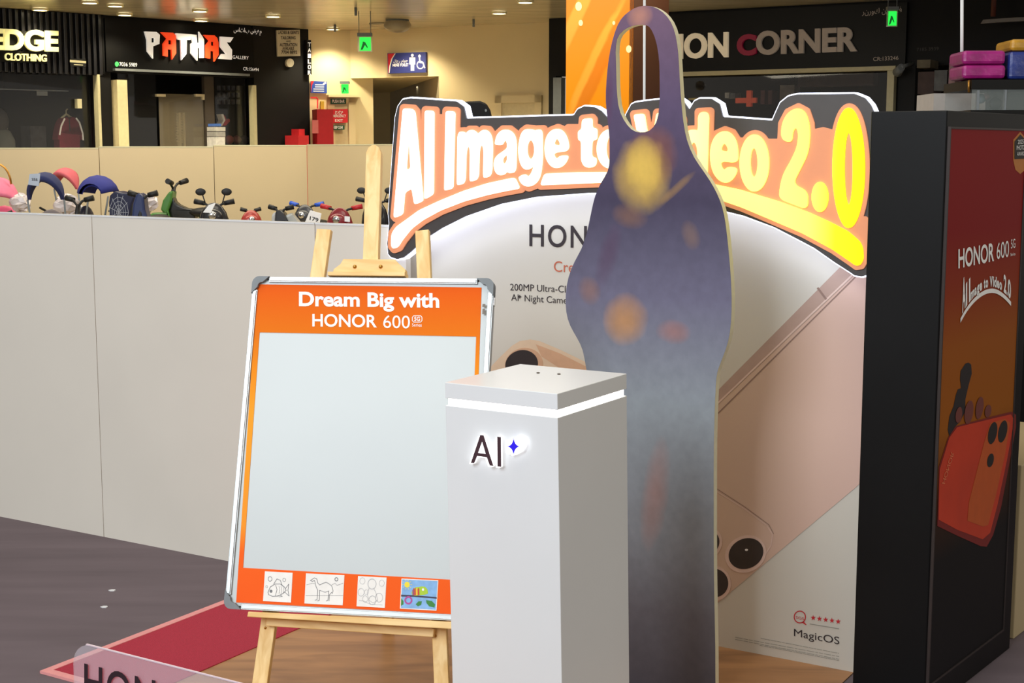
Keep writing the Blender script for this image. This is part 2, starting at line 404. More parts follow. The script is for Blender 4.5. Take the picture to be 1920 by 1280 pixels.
# ------------------------------------------------------------------ ground coverings
L0 = Vector((-1.02, 4.521, 0)); R0 = G(1600, 1262)
def on(o, s, t): return o + DA * s + DB * t
wp = [on(L0, 0, -3.2), on(R0, 0, -3.2) + DA * 0, on(R0, 0, 0.0), on(G(763, 1100), 0, 0.0)]
# back edge follows the stand line
PO = PL(R0, DA)
wl = (L0 - R0).dot(DA)
floorpl = PL((0, 0, 0), (1, 0, 0), (0, 1, 0))
ja = PO.uv(766, 900)[0]
pts = [on(R0, wl, -3.2), on(R0, 0, -3.2), on(R0, 0, 0.0), on(R0, ja, 0.0), on(R0, ja, -0.1), on(R0, wl, -0.1)]
tag(MB().poly(floorpl, [(p.x, p.y) for p in pts], 0.0, 0.004).done('wood_floor_sheet', wood('brown_wood_sheet', (146, 102, 64), (178, 128, 82), (1.5, 9, 1), 1.4, 0.42)),
    'brown wood-grain floor sheet under the easel and the white plinth', 'floor covering')
E0 = G(75, 1262); el = (E0 - R0).dot(DA); et = (E0 - R0).dot(DB)
rr = thing('carpet_runner', 'red carpet runner with a pale edging between grey carpet and wood sheet', 'carpet', on(R0, el, et))
def rect(s0, t0, s1, t1): return [((p := on(R0, s, t)).x, p.y) for s, t in ((s0, t0), (s1, t0), (s1, t1), (s0, t1))]
MB().poly(floorpl, rect(el + 0.03, et + 0.03, wl, -0.1), 0.0, 0.007).done('carpet_pile', M('red_carpet', (168, 36, 58), 0.9, scale=260, var=0.2, bump=0.3), rr)
bb = MB().poly(floorpl, rect(el, et, el + 0.03, -0.1), 0.0, 0.009); bb.poly(floorpl, rect(el + 0.03, et, wl, et + 0.03), 0.0, 0.009)
tag(bb.done('edging', M('pale_pink_edging', (226, 150, 148), 0.7), rr), 'pale pink edging strip')
for i, (px, py) in enumerate(((211, 1107), (196, 1138))):
    p = G(px, py)
    tag(MB().poly(floorpl, [(p.x + 0.012 * math.cos(a) * (1 + 0.3 * (k % 2)), p.y + 0.010 * math.sin(a)) for k, a in enumerate([j * 1.05 for j in range(6)])], 0.0, 0.003).done('paper_scrap', m_white),
        ('larger paper scrap lying on the dark grey carpet', 'smaller paper scrap on the grey carpet, nearer the acrylic sign')[i], 'litter', 'paper scraps on the carpet')

# ------------------------------------------------------------------ front white barrier panels
B0 = G(0, 968); B1 = G(430, 1052); BA = PL(B0, B1 - B0)
zt = 1.41; s1 = BA.uv(187, 800)[0]; send = BA.uv(764, 700)[0]
cuts = [s1 - 1.22, s1, s1 + 1.22, send]
nm = ['white partition panel at the left edge, left of the first seam', 'white partition panel between the first seam and the easel', 'white partition panel behind the easel, ending at the lit sign board']
for i in range(3):
    a, c = cuts[i], cuts[i + 1]
    t = thing('barrier_panel', nm[i], 'barrier', BA.P((a + c) / 2, 0, -0.02), 'white partition panels in front of the ride-on toys')
    MB().slab(BA, a + 0.002, 0.0, c - 0.002, zt, -0.03, 0.0).done('board', m_barrier, t)
    MB().slab(BA, a + 0.002, zt, c - 0.002, zt + 0.006, -0.032, 0.002).done('top_edge', m_white, t)
    MB().slab(BA, (a + c) / 2 - 0.03, 0.0, (a + c) / 2 + 0.03, 0.5, -0.3, -0.03).done('foot', m_white, t)
# ------------------------------------------------------------------ white display board with printed advert
aL = PO.uv(765, 600)[0]; ztop = Z(PO, 1200, 300)
BF = PO.sh(0.24)
xbl = BF.uv(1611, 900)[0]; xbr = BF.uv(1753, 800)[0]; zb = Z(BF, 1700, 208)
disp = thing('display_board', 'white advert board with large pink phone print under the lit sign', 'display board', PO.P(-0.6, 0, -0.05))
MB().slab(PO, aL, 0.0, PO.uv(1648, 700)[0], ztop, -0.06, 0.0).done('board', M('matt_white_print_board', (214, 210, 200), 0.42, scale=1.5, var=0.02), disp)
# arched frame edge visible left of the easel upright
MB().slab(PO, aL - 0.012, 0.0, aL, ztop - 0.2, -0.07, 0.004).done('side_edge', m_alu, disp)
pk = grad('pink_phone_print', PO, [(-0.75, (204, 178, 158)), (-0.45, (212, 184, 164)), (0.05, (220, 186, 174))], 'u')
pk2 = M('pink_band_print', (186, 158, 146), 0.5, var=0.03); pk3 = M('light_pink_print', (226, 198, 186), 0.5); pk4 = M('shade_pink_print', (150, 122, 112), 0.5)
lens = M('lens_black_print', (58, 52, 52), 0.3, var=0.2, scale=8)
MB().polypx(PO, [(1330, 772), (1603, 514), (1645, 478), (1645, 876), (1604, 914), (1330, 1143), (1230, 1050), (1260, 840)], 0.0015).done('phone_print', pk, disp)
MB().polypx(PO, [(1330, 748), (1577, 499), (1598, 480), (1626, 492), (1601, 517), (1330, 774)], 0.002).done('phone_edge_print', pk2, disp)
MB().line(PO, [(1330, 771), (1603, 511)], 3, 0.0024).done('phone_highlight_print', pk3, disp); d = MB(); d.line(PO, [(1340, 918), (1396, 953), (1438, 984), (1449, 1001), (1446, 1022), (1428, 1050)], 2.0, 0.0024)
d.done('phone_highlight_print', pk3, disp)
d = MB().line(PO, [(1330, 791), (1604, 519)], 2, 0.0025); d.line(PO, [(1340, 913), (1396, 949), (1442, 983), (1451, 1000)], 1.2, 0.0025); d.line(PO, [(1534, 540), (1549, 560)], 4, 0.0025)
d.done('phone_line_print', pk4, disp)
for (x, y, rx, ry, rt, hid) in ((1398.5, 1038, 33.5, 28, -0.45, 0), (1339, 1093, 26, 27, -0.45, 0), (1322, 1017, 27, 25, -0.4, 0)):
    q = MB().ell(PO, x, y, rx + 6, ry + 6, 0.002, 0.0032, rt).done('lens_ring_print', pk3, disp)
    MB().ell(PO, x + 1, y - 1, rx, ry, 0.0034, 0.0038, rt).done('lens_print', lens, q)
    MB().ell(PO, x + 2, y - 8, 3.0, 2.0, 0.004).done('glint_print', m_wt, q)
# left phone (behind the plinth)
tan = M('beige_phone_print', (226, 200, 172), 0.5, var=0.03); tan2 = M('orange_beige_print', (214, 172, 140), 0.5)
MB().polypx(PO, [(905, 704), (935, 672), (960, 648), (975, 639), (995, 636), (1012, 639), (1050, 655), (1110, 684), (1180, 715), (1180, 800), (905, 800)], 0.0015).done('phone_print', tan, disp)
MB().polypx(PO, [(1005, 645), (1050, 662), (1110, 692), (1110, 704), (1050, 690), (1016, 668)], 0.002).done('phone_edge_print', tan2, disp)
q = MB().ell(PO, 983, 684, 36, 32, 0.002, 0.0032, -0.3).done('lens_ring_print', tan2, disp)
MB().ell(PO, 979, 683, 31, 27, 0.0034, 0.0038, -0.3).done('lens_print', lens, q)
def T(pl, s, p0, p1, top, mat, par, **k): return lettering('lettering', pl, s, p0, p1, top, mat, par, **k)
T(PO, 'HONOR', (993, 461), (1180, 468), (993, 420.5), m_darkprint, disp, bold=0.012, sp=1.15, off=0.002)
T(PO, 'Cre', (1039, 509), (1077, 511), (1039, 489), M('orange_print', (196, 104, 76), 0.6), disp, ref='C')
T(PO, '200MP Ultra-Clear', (957, 544), (1084, 549), (957, 531.5), m_darkprint, disp, ref='2')
T(PO, 'AI  Night Camera', (959, 563), (1078, 570), (959, 551), m_darkprint, disp)
MB().polypx(PO, [(975, 552), (976.5, 555), (979, 556), (976.5, 557), (975, 560), (973.5, 557), (971, 556), (973.5, 555)], 0.002).done('star_print', m_darkprint, disp)
m_red = M('red_print', (200, 40, 50), 0.6)
T(PO, 'MagicOS', (1489, 1191.5), (1574, 1207.5), (1489, 1178), m_darkprint, disp)
T(PO, 'SGS', (1492.5, 1159), (1508, 1162), (1492.5, 1154), m_red, disp)
MB().ell(PO, 1500, 1156, 11.5, 12, 0.002, hole=0.84).polypx(PO, [(1503, 1166), (1507, 1164), (1513, 1171), (1511, 1171)], 0.002).done('round_logo_print', m_red, disp)
d = MB()
for i in range(5):
    x, y = 1525 + i * 11.7, 1157.5 + i * 1.75
    d.polypx(PO, [(x + (5.2 if k % 2 == 0 else 2.1) * math.sin(k * math.pi / 5), y - (5.4 if k % 2 == 0 else 2.2) * math.cos(k * math.pi / 5)) for k in range(10)], 0.002)
d.done('star_row_print', m_red, disp)
m_fine = M('grey_fine_print', (160, 158, 150), 0.6)
d = MB(); d.line(PO, [(1519, 1169), (1573, 1178)], 1.6, 0.002)
rows = [((1427, 1196), (1573, 1224)), ((1379, 1194), (1573, 1230)), ((1379, 1198), (1573, 1235)), ((1425, 1209), (1573, 1237.5))]
for (a, c) in rows:
    t = 0.0; rnd = random.Random(int(a[0]))
    while t < 1:
        w2 = rnd.uniform(0.02, 0.09); p = lambda k: (a[0] + (c[0] - a[0]) * k, a[1] + (c[1] - a[1]) * k)
        d.line(PO, [p(t), p(min(1, t + w2))], 1.1, 0.002); t += w2 + 0.012
d.done('fine_print', m_fine, disp)

# ------------------------------------------------------------------ the arched lit sign
SG = PO.sh(0.10)
z1 = lambda L: [(730 + x / 4.5714, 170 + y / 4.5714) for x, y in L]
z2 = lambda L: [(1240 + x / 4.5714, 160 + y / 4.5714) for x, y in L]
def el_(cx, cy, rx, ry, n=36): return [(cx + rx * math.cos(2 * math.pi * i / n), cy + ry * math.sin(2 * math.pi * i / n)) for i in range(n)]
GL = [ # outline, holes
 (z1([(183,153),(262,158),(285,185),(352,930),(345,945),(290,970),(278,960),(258,835),(195,870),(180,1055),(115,1085),(103,1070)]), [z1([(232,375),(248,665),(208,680)])]),
 (z1([(370,170),(447,175),(441,885),(372,925),(364,915)]), []),
 (z1([(548,175),(626,180),(608,835),(543,853),(536,845)]), []),
 (z1([(650,355),(700,350),(718,372),(745,338),(790,338),(822,375),(860,335),(905,340),(938,390),(947,470),(937,725),(880,747),(867,735),(872,500),(855,455),(832,500),(826,755),(765,777),(752,768),(756,500),(738,465),(720,520),(712,790),(655,808),(643,798)]), []),
 (z1([(968,440),(985,375),(1030,335),(1085,335),(1130,370),(1150,440),(1145,695),(1090,708),(1070,690),(1040,722),(995,722),(965,685),(956,620),(975,560),(1050,510),(1073,490),(1072,450),(1060,422),(1040,440),(1028,468),(970,465)]), [z1([(1072,545),(1072,600),(1045,632),(1028,605),(1038,570)])]),
 (z1([(1232,328),(1290,333),(1310,345),(1320,335),(1370,333),(1372,600),(1352,740),(1310,800),(1250,824),(1195,800),(1167,745),(1180,730),(1225,710),(1245,735),(1270,720),(1292,670),(1300,640),(1250,680),(1205,665),(1175,600),(1165,500),(1180,400),(1200,352)]), [z1(el_(1272, 505, 32, 80))]),
 (z1([(1497,323),(1550,345),(1590,420),(1600,520),(1465,530),(1475,570),(1497,583),(1525,555),(1588,552),(1590,580),(1555,640),(1495,668),(1440,645),(1400,580),(1389,490),(1402,400),(1440,345)]), [z1([(1497,405),(1525,450),(1520,470),(1468,462),(1478,430)])]),
 (z1([(1712,245),(1785,236),(1797,250),(1795,320),(1838,325),(1836,420),(1795,428),(1790,540),(1797,568),(1832,575),(1828,640),(1780,662),(1730,650),(1703,600),(1702,430),(1678,425),(1676,345),(1705,335)]), []),
 (el_(1156, 279, 24.5, 36.5), [el_(1156, 279, 7, 22)]),
 ([(1200,215),(1220,213),(1232,285),(1243,212),(1264,211),(1245,321),(1221,321)], []),
 ([(1270,250),(1287,249),(1287,322),(1270,322)], []),
 (el_(1279.5, 227, 10, 11), []),
 (z2([(368,232),(460,228),(443,790),(395,790),(375,765),(345,782),(285,735),(232,620),(216,520),(238,430),(290,383),(345,380),(368,395)]), [z2(el_(330, 582, 32, 92))]),
 (z2([(590,388),(650,410),(695,480),(707,570),(705,665),(555,648),(565,700),(590,728),(620,693),(702,705),(690,760),(650,815),(600,838),(540,810),(490,740),(468,630),(475,510),(520,420)]), [z2([(592,493),(620,530),(622,569),(560,558),(570,518)])]),
 (z2(el_(846, 664, 125, 243)), [z2(el_(843, 660, 32, 122))]),
 (z2([(1073,465),(1080,330),(1130,235),(1215,193),(1280,228),(1315,330),(1320,450),(1300,590),(1245,700),(1172,842),(1302,905),(1299,1062),(1058,970),(1062,880),(1090,760),(1160,640),(1210,530),(1222,440),(1215,380),(1195,362),(1172,400),(1165,495)]), []),
 (z2(el_(1404, 952, 70, 128)), []),
 (z2(el_(1648, 705, 137, 511, 60)), [z2(el_(1648, 712, 37, 306, 50))]),
]
SW = [
 [(748,448),(749,436),(757,424),(774,412),(800,393),(839,375),(883,357),(927,343),(966,334.5),(978,332),(988,353),(960,358),(927,365),(883,377),(839,394),(806,412),(785,428),(768,449),(760,462),(752,465),(748,460)],
 [(1034,325),(1090,322.5),(1145,322),(1250,328),(1332,341),(1397,354.5),(1472,377),(1524,396),(1564,414),(1599,432),(1611,442),(1622,452),(1627,464),(1628,484),(1622,495),(1614,496),(1603,488),(1571,466),(1515,436),(1459,412),(1402,388),(1350,370),(1290,356),(1240,349),(1145,342),(1026,347)],
]
FILL = [z1([(440,235),(545,235),(545,860),(440,900)]), z1([(300,500),(372,500),(372,900),(335,900)]), z1([(1585,320),(1700,320),(1700,700),(1585,700)]), z1([(600,380),(660,380),(650,810),(600,820)]),
        z2([(940,490),(1075,490),(1075,990),(900,940)]), z2([(1300,420),(1425,392),(1530,420),(1530,1150),(1300,1050)]), z2([(1560,1150),(1780,1150),(1780,1340),(1600,1280)]), z2([(690,480),(735,480),(735,880),(640,850)]),
        [(1143, 250), (1200, 250), (1200, 345), (1143, 345)], [(1260, 270), (1290, 270), (1290, 345), (1230, 345)], z1([(180,1000),(372,900),(1140,700),(1140,770),(372,1000),(150,1160)]), z1([(1140,700),(1400,690),(1860,660),(1860,720),(1380,760),(1140,780)])]
x0, y0 = 724, 160
Xg, Yg = np.meshgrid(np.arange(x0, 1660, 1.0), np.arange(y0, 530, 1.0))
Fp = np.full(Xg.shape, 1e9)
for po, hs in GL: Fp = np.minimum(Fp, sdf(po, Xg, Yg))
for po in SW: Fp = np.minimum(Fp, sdf(po, Xg, Yg))
for po in FILL: Fp = np.minimum(Fp, sdf(po, Xg, Yg) + 1.0)
arch = thing('lit_sign', 'arched backlit sign board reading AI Image to Video 2.0, white to yellow', 'sign', SG.P(-0.6, 1.2, 0))
dark = [(738,475),(736,455),(740,418),(738,400),(743,330),(751,220),(756,200),(765,187),(780,184),(866,190),(880,200),(885,222),(1085,216),(1092,205),(1105,199),(1125,201),(1137,208),(1150,222),(1181,225),(1182,215),(1192,196),(1200,192),(1235,187.5),(1280,184),(1292,192),(1301,205),(1310,190),(1320,185),(1342,185),(1358,195),(1364,219),(1455.5,225.6),(1461,212.5),(1470,193),(1485,181),(1502,177),(1609.7,176),(1629,184),(1640,197),(1647,212),(1652,300),(1650,480),(1640,512),(1623,517),(1609,515),(1599,508),(1571,490),(1534,464),(1496,444),(1459,425),(1402.5,404),(1357.5,393),(1290,377),(1230,367),(1150,361),(1113,361.5),(1014,369),(949,382),(883,405),(839,427),(806,448),(780.5,471.5),(767,482),(755,485),(743,481)]
Fdk = sdf(dark, Xg, Yg)
m_sd = M('charcoal_sign_face', (74, 70, 70), 0.45, var=0.04)
field_shape(MB(), SG, Fdk - 2.4, x0, y0, 1.0, 0.0, 0.028, 3, False).done('edge_light', m_rim, arch)
field_shape(MB(), SG, Fdk + 0.5, x0, y0, 1.0, 0.0285, 0.036, 3, False).done('backing', m_sd, arch)
pe = M('peach_acrylic', (206, 132, 92), 0.5, em=0.36, emc=(236, 160, 122), var=0.02)
field_shape(MB(), SG, Fp - 8.2, x0, y0, 1.0, 0.0365, 0.042, 1, False).done('outline', pe, arch)
ua = lambda x: SG.uv(x, 300)[0]
le = grad('lit_letter_face', SG, [(ua(880), (255, 250, 236)), (ua(1100), (255, 250, 214)), (ua(1290), (255, 250, 150)), (ua(1420), (255, 250, 120)), (ua(1530), (255, 250, 96)), (ua(1580), (255, 250, 26)), (ua(1630), (255, 246, 10))], 'u', em=1.25)
def soften(L, k=3.5, it=2):
    for _ in range(it):
        o = []
        for i in range(len(L)):
            a, b = L[i], L[(i + 1) % len(L)]; l = math.hypot(b[0] - a[0], b[1] - a[1]); t = min(0.25, k / max(l, 1e-6))
            o += [(a[0] + (b[0] - a[0]) * t, a[1] + (b[1] - a[1]) * t), (b[0] + (a[0] - b[0]) * t, b[1] + (a[1] - b[1]) * t)]
        L = o; k *= 0.5
    return L
def letter(po, hs, nm_, kk=3.0):
    po = soften(po, kk, 3); hs = [soften(h, 2.5) for h in hs]
    xs = [p[0] for p in po]; ys = [p[1] for p in po]; ax_, ay_ = min(xs) - 3, min(ys) - 3
    gx, gy = np.meshgrid(np.arange(ax_, max(xs) + 4, 0.6), np.arange(ay_, max(ys) + 4, 0.6))
    f = sdf(po, gx, gy)
    # round the corners: shrink, then grow
    for h in hs: f = np.maximum(f, -sdf(h, gx, gy))
    for _ in range(3):
        g = f.copy(); g[1:-1, 1:-1] = (f[1:-1, 1:-1] * 4 + f[:-2, 1:-1] + f[2:, 1:-1] + f[1:-1, :-2] + f[1:-1, 2:]) / 8; f = g
    return field_shape(MB(), SG, f, ax_, ay_, 0.6, 0.0425, 0.05, 2).done(nm_, le, arch)
for k, (po, hs) in enumerate(GL): letter(po, hs, 'letter', 7.0 if k in (3, 4, 5, 6, 12, 13, 15) else 3.0)
for po in SW: letter(po, [], 'underline')
# stand-off rods that carry the sign
for x in (860, 1110, 1400, 1560):
    yz = SG.uv(x, 300)[1]; MB().slab(PO, ua(x) - 0.012, yz - 0.02, ua(x) + 0.012, yz, 0.0, 0.1005).done('bracket', m_grey, arch)

# ------------------------------------------------------------------ black end panel with the red side poster
DC = Vector((0.614, 0.789, 0)).normalized()
cornr = BF.P(xbr, 0)
SC = PL(cornr, DC)
aend = SC.uv(1908, 900)[0]
cab = thing('display_cabinet', 'tall black display cabinet with a red and orange phone poster on its side', 'display cabinet', BF.P(xbl + 0.1, 0, -0.1))
MB().slab(BF, xbl, 0.0, xbr, zb, -0.05, 0.0).done('front_panel', m_black, cab, bev=0.003)
MB().slab(SC, 0.0, 0.0, aend, zb, -0.09, 0.0).done('side_panel', m_black, cab, bev=0.003)
p0, p1, p2 = BF.P(xbl + 0.03, 0, -0.05), SC.P(0.05, 0, -0.09), SC.P(aend, 0, -0.09); p3 = p2 + (p0 - p1)
MB().hexa([p0, p1, p2, p3] + [q + UP * (zb - 0.005) for q in (p0, p1, p2, p3)]).done('body', m_black, cab)
a0, bt = SC.uv(1770, 241); _, bb_ = SC.uv(1745, 1277); a0b = SC.uv(1747, 1200)[0]; a1 = SC.uv(1899, 700)[0]
a0 = SC.uv(1760, 700)[0]
z_ = lambda y: SC.uv(1830, y)[1]
red = grad('side_poster_print', SC, [(bb_, (8, 8, 10)), (z_(1010), (14, 13, 14)), (z_(900), (60, 32, 8)), (z_(780), (150, 84, 6)), (z_(640), (150, 80, 12)), (z_(540), (138, 46, 8)), (z_(430), (128, 4, 4)), (bt, (132, 2, 8))], 'v', rough=0.5)
MB().slab(SC, a0, bb_, a1, bt, 0.0, 0.006).done('side_poster', red, cab)
fr = MB()
for (xa, za, xb, zb2) in ((a0 - .006, bb_ - .006, a0, bt + .006), (a1, bb_ - .006, a1 + .006, bt + .006), (a0, bt, a1, bt + .006), (a0, bb_ - .006, a1, bb_)):
    fr.slab(SC, xa, za, xb, zb2, 0.0, 0.009)
fr.done('poster_frame', M('thin_dark_frame', (60, 52, 50), 0.4, 0.4), cab)
T(SC, 'HONOR', (1792, 503), (1859, 489), (1792, 467), m_wt, cab, bold=0.02, off=0.008)
T(SC, '600', (1864, 486), (1887, 481), (1864, 455), m_wt, cab, off=0.008, ref='6')
T(SC, '5G', (1891, 466), (1899, 464), (1891, 449), m_wt, cab, off=0.008, ref='5'); T(SC, 'Series', (1890, 480), (1899, 478), (1890, 474), m_wt, cab, off=0.008, ref='S')
def arcy(x, up=0):
    t = (x - 1797) / (1892 - 1797)
    return 600 + (544 - 600) * math.sin(min(1, max(0, t) / 0.62) * math.pi / 2) ** 0.8 + (max(0, t - 0.62) / 0.38) ** 1.8 * 26
word = 'AI Image to Video 2.0'; cx_ = 1799.0; wd = {'A': 6.5, 'I': 3, ' ': 2.5, 'm': 7, 'a': 4.6, 'g': 4.8, 'e': 4.8, 't': 3.6, 'o': 4.8, 'V': 5.6, 'i': 2.4, 'd': 4.8, '2': 5.6, '.': 2, '0': 6}
d = MB(); tot = sum(wd[c] for c in word); k = 92.0 / tot
for c in word:
    wdt = wd[c] * k
    if c != ' ':
        h = (34 if cx_ < 1812 or cx_ > 1872 else 20) ; h = 62 if cx_ < 1803 else 44 if cx_ < 1812 else h
        ref = 'H' if c in 'AIVd20' else 'x'; hh = h if ref == 'H' else h * 0.72
        ya, yb = arcy(cx_) - 7, arcy(cx_ + wdt) - 7
        put_text(d, SC, c, (cx_ + 0.3, ya), (cx_ + wdt - 0.3, yb), (cx_ + 0.3, ya - hh), bold=0.04, off=0.008, ref=ref if c != '.' else 'H')
    cx_ += wdt
d.done('lettering', m_wt, cab)
up_, lo_ = [], []
for i in range(25):
    x = 1796 + (1891 - 1796) * i / 24; up_.append((x, arcy(x) - 3.5)); lo_.append((x, arcy(x) + 4.5))
MB().polypx(SC, up_ + lo_[::-1], 0.008).done('underline', m_wt, cab)
# badge
bk = M('badge_black', (22, 18, 14), 0.5); bo = M('badge_orange', (190, 120, 50), 0.5)
q = MB().polypx(SC, [(1909, 247), (1922, 262), (1922, 300), (1919, 318), (1909, 326), (1900, 318), (1896, 300), (1896, 262)], 0.0065).done('badge_border', bo, cab)
MB().polypx(SC, [(1909, 252), (1921, 265), (1921, 297), (1898, 298), (1898, 265)], 0.0075).done('badge_field', bk, q)
put_text(put_text(put_text(MB(), SC, '2025', (1903, 270), (1914, 269), (1903, 262), off=0.009, ref='2'), SC, 'PHOTO', (1901, 281), (1916, 280), (1901, 273), off=0.009), SC, 'AWARD', (1902, 292), (1915, 291), (1902, 285), off=0.009).done('lettering', m_wt, q)
# hand silhouette and orange phone
hd = M('hand_silhouette_print', (26, 18, 20), 0.5); fg = M('finger_print', (110, 52, 44), 0.5); ph = M('orange_phone_print', (196, 56, 22), 0.4, var=0.1, scale=6); ph2 = M('orange_phone_island_print', (190, 84, 26), 0.4); ph3 = M('dark_red_phone_edge_print', (120, 24, 14), 0.4)
MB().polypx(SC, [(1806, 681), (1812, 679), (1817, 683), (1818, 700), (1812, 722), (1806, 748), (1806, 770), (1796, 790), (1786, 800), (1776, 818), (1773, 805), (1776, 780), (1784, 760), (1788, 740), (1792, 729), (1798, 727), (1796, 710), (1797, 695)], 0.0068).done('hand_print', hd, cab)
MB().polypx(SC, [(1788, 798), (1856, 780), (1893, 771), (1901, 777), (1901, 800), (1890, 860), (1873, 950), (1858, 1002), (1846, 1024), (1835, 1023), (1790, 1003), (1753, 985), (1756, 875), (1773, 820)], 0.0072).done('phone_edge_print', ph3, cab)
MB().polypx(SC, [(1790, 800), (1856, 784), (1891, 776), (1896, 784), (1894, 805), (1884, 860), (1866, 945), (1852, 998), (1838, 1010), (1790, 992), (1755, 973), (1757, 880), (1775, 820)], 0.0078).done('phone_print', ph, cab)
MB().polypx(SC, [(1852, 792), (1880, 784), (1889, 792), (1880, 850), (1862, 930), (1848, 983), (1838, 986), (1809, 975), (1812, 940), (1840, 830)], 0.0084).done('camera_island_print', ph2, cab)
for (x, y, rx, ry) in ((1856, 811, 8, 21), (1875, 808, 8, 21), (1852, 862, 6, 13)):
    MB().ell(SC, x, y, rx, ry, 0.009, rot=0.2).done('lens_print', bk, cab)
for (x, y, rx, ry) in ((1793, 777, 6, 15), (1812, 772, 8, 22), (1832, 764, 7, 21), (1848, 770, 6, 12)):
    MB().ell(SC, x, y, rx, ry, 0.0074 + 0.0008, rot=0.15).done('finger_print', fg, cab)
T(SC, 'HONOR', (1760, 905), (1778, 846), (1766, 906), M('faint_orange_print', (222, 120, 80), 0.5), cab, off=0.0092)
# beige counter behind the cabinet's right end
q = SC.P(aend + 0.35, 0, 0.05)
tag(MB().slab(SC, aend + 0.10, 0.0, aend + 0.9, Z(SC, 1915, 880), -0.5, -0.02).done('counter_box', m_barrier2, bev=0.004), 'beige counter end peeking out right of the black cabinet', 'counter')
# ------------------------------------------------------------------ white plinth with lit groove
Q1 = atz(1045, 738, 1.12); Q1.z = 0
PF = PL(Q1, DA)                       # front face, u to the right; the near corner is a = 0
wL = PF.uv(834, 716)[0]; PS = PL(Q1, DB); wR = PS.uv(1175, 700)[0]
zc = PF.uv(1045, 769)[1]; zd = PF.uv(1045, 783)[1]
pl_ = thing('plinth', 'square white plinth with a glowing groove below its cap', 'plinth', Q1 + DA * wL / 2 + DB * wR / 2)
def pbox(mb, i, z0_, z1_):
    c = [Q1 + DA * (wL + i) + DB * i, Q1 + DA * (-i) + DB * i, Q1 + DA * (-i) + DB * (wR - i), Q1 + DA * (wL + i) + DB * (wR - i)]
    lean = Vector((0.019, -0.002, 0))
    return mb.hexa([p + UP * z0_ + lean * (1.12 - z0_) for p in c] + [p + UP * z1_ + lean * (1.12 - z1_) for p in c])
pbox(MB(), 0.0, 0.0, zd).done('body', m_white, pl_, bev=0.0015)
pbox(MB(), 0.0, zc, 1.12).done('cap', m_white, pl_, bev=0.0015)
pbox(MB(), 0.006, zd, zc).done('light_strip', m_led, pl_)
TP = PL((0, 0, 1.12), (1, 0, 0), (0, 1, 0)); d = MB()
for (x, y) in ((1009, 699), (1048, 701.5)): d.ell(TP, x, y, 3.2, 1.2, 0.0, 0.0012)
d.done('screw_cap', M('screw_dark', (70, 60, 50), 0.5), pl_)
# AI mark: raised glowing letters with dark faces
m_rimw = M('letter_edge_light', (255, 255, 255), 0.5, em=1.1)
m_ai = M('dark_plum_face', (62, 34, 44), 0.6); m_blue = M('violet_blue_face', (34, 10, 215), 0.5, em=0.35)
lg = PF.sh(0.0)
A_ = [(885.5, 867.5), (903, 816), (909, 816), (927.5, 873.5), (921, 872.5), (915.5, 857), (897, 854.5), (891.5, 868)]; Ah = [(899, 849), (913.5, 851), (906.5, 827)]
I_ = [(935, 819), (941.5, 819.5), (942, 875), (935.5, 874)]
def star(cx, cy, rx, ry, n=8):
    o = []
    for q in range(4):
        t0 = q * math.pi / 2
        P0 = (math.cos(t0), math.sin(t0)); P2 = (math.cos(t0 + math.pi / 2), math.sin(t0 + math.pi / 2))
        for i in range(n):
            t = i / n; k = 0.12
            m_ = ((P0[0] + P2[0]) * k, (P0[1] + P2[1]) * k)
            o.append((cx + rx * ((1 - t) ** 2 * P0[0] + 2 * t * (1 - t) * m_[0] + t * t * P2[0]), cy + ry * ((1 - t) ** 2 * P0[1] + 2 * t * (1 - t) * m_[1] + t * t * P2[1])))
    return o
def shift(L, dx, dy): return [(x + dx, y + dy) for x, y in L]
for nm_, pg, hs, mt in (('letter_a', A_, [Ah], m_ai), ('letter_i', I_, [], m_ai), ('spark_mark', star(965.5, 837, 11.5, 16), [], m_blue)):
    q = MB().polypx(lg, shift(pg, 0, 0), 0.0, 0.014, [h for h in hs]).done(nm_, m_rimw, pl_)
    MB().polypx(lg.sh(0.0143), [(x - 2.2, y - .3) for x, y in pg], 0.0, 0.0015, [[(x - 2.2, y - .3) for x, y in h] for h in hs]).done('face_plate', mt, q)
sw = []
for i in range(15):
    t = -2.3 + i * 0.27; sw.append((979 + 9 * math.cos(t) * 1.0, 829 + 8.5 * math.sin(t)))
d = MB(); d.tube([lg.at(x, y, 0.008) for x, y in sw], 0.0038, 8); d.tube([lg.at(x, y, 0.008) for x, y in ((981, 829), (987, 834), (983, 842), (972, 848), (962, 850))], 0.0038, 8); d.tube([lg.at(x, y, 0.008) for x, y in ((959, 849), (953, 845))], 0.0035, 8)
d.done('orbit_mark', m_rimw, pl_)

# ------------------------------------------------------------------ easel with whiteboard
def quad(q, d0):
    r = [ray(*p) for p in q]
    Mx = Matrix(((-r[1].x, r[2].x, -r[3].x), (-r[1].y, r[2].y, -r[3].y), (-r[1].z, r[2].z, -r[3].z)))
    d = Mx.inverted() @ (r[0] * -d0); ds = [d0, d.x, d.y, d.z]
    return [EYE + r[i] * ds[i] for i in range(4)]
QB = quad([(470, 519), (921, 523), (899, 1166), (428, 1141)], 4.32)
ub = ((QB[1] - QB[0]) + (QB[2] - QB[3])).normalized(); vb = ((QB[0] - QB[3]) + (QB[1] - QB[2])).normalized(); vb = (vb - ub * vb.dot(ub)).normalized()
BP = PL(sum(QB, Vector()) / 4, ub, vb)
c = [BP.uv(*p) for p in ((470, 519), (921, 523), (899, 1166), (428, 1141))]
L_, R_ = (c[0][0] + c[3][0]) / 2, (c[1][0] + c[2][0]) / 2; T_, B_ = (c[0][1] + c[1][1]) / 2, (c[2][1] + c[3][1]) / 2
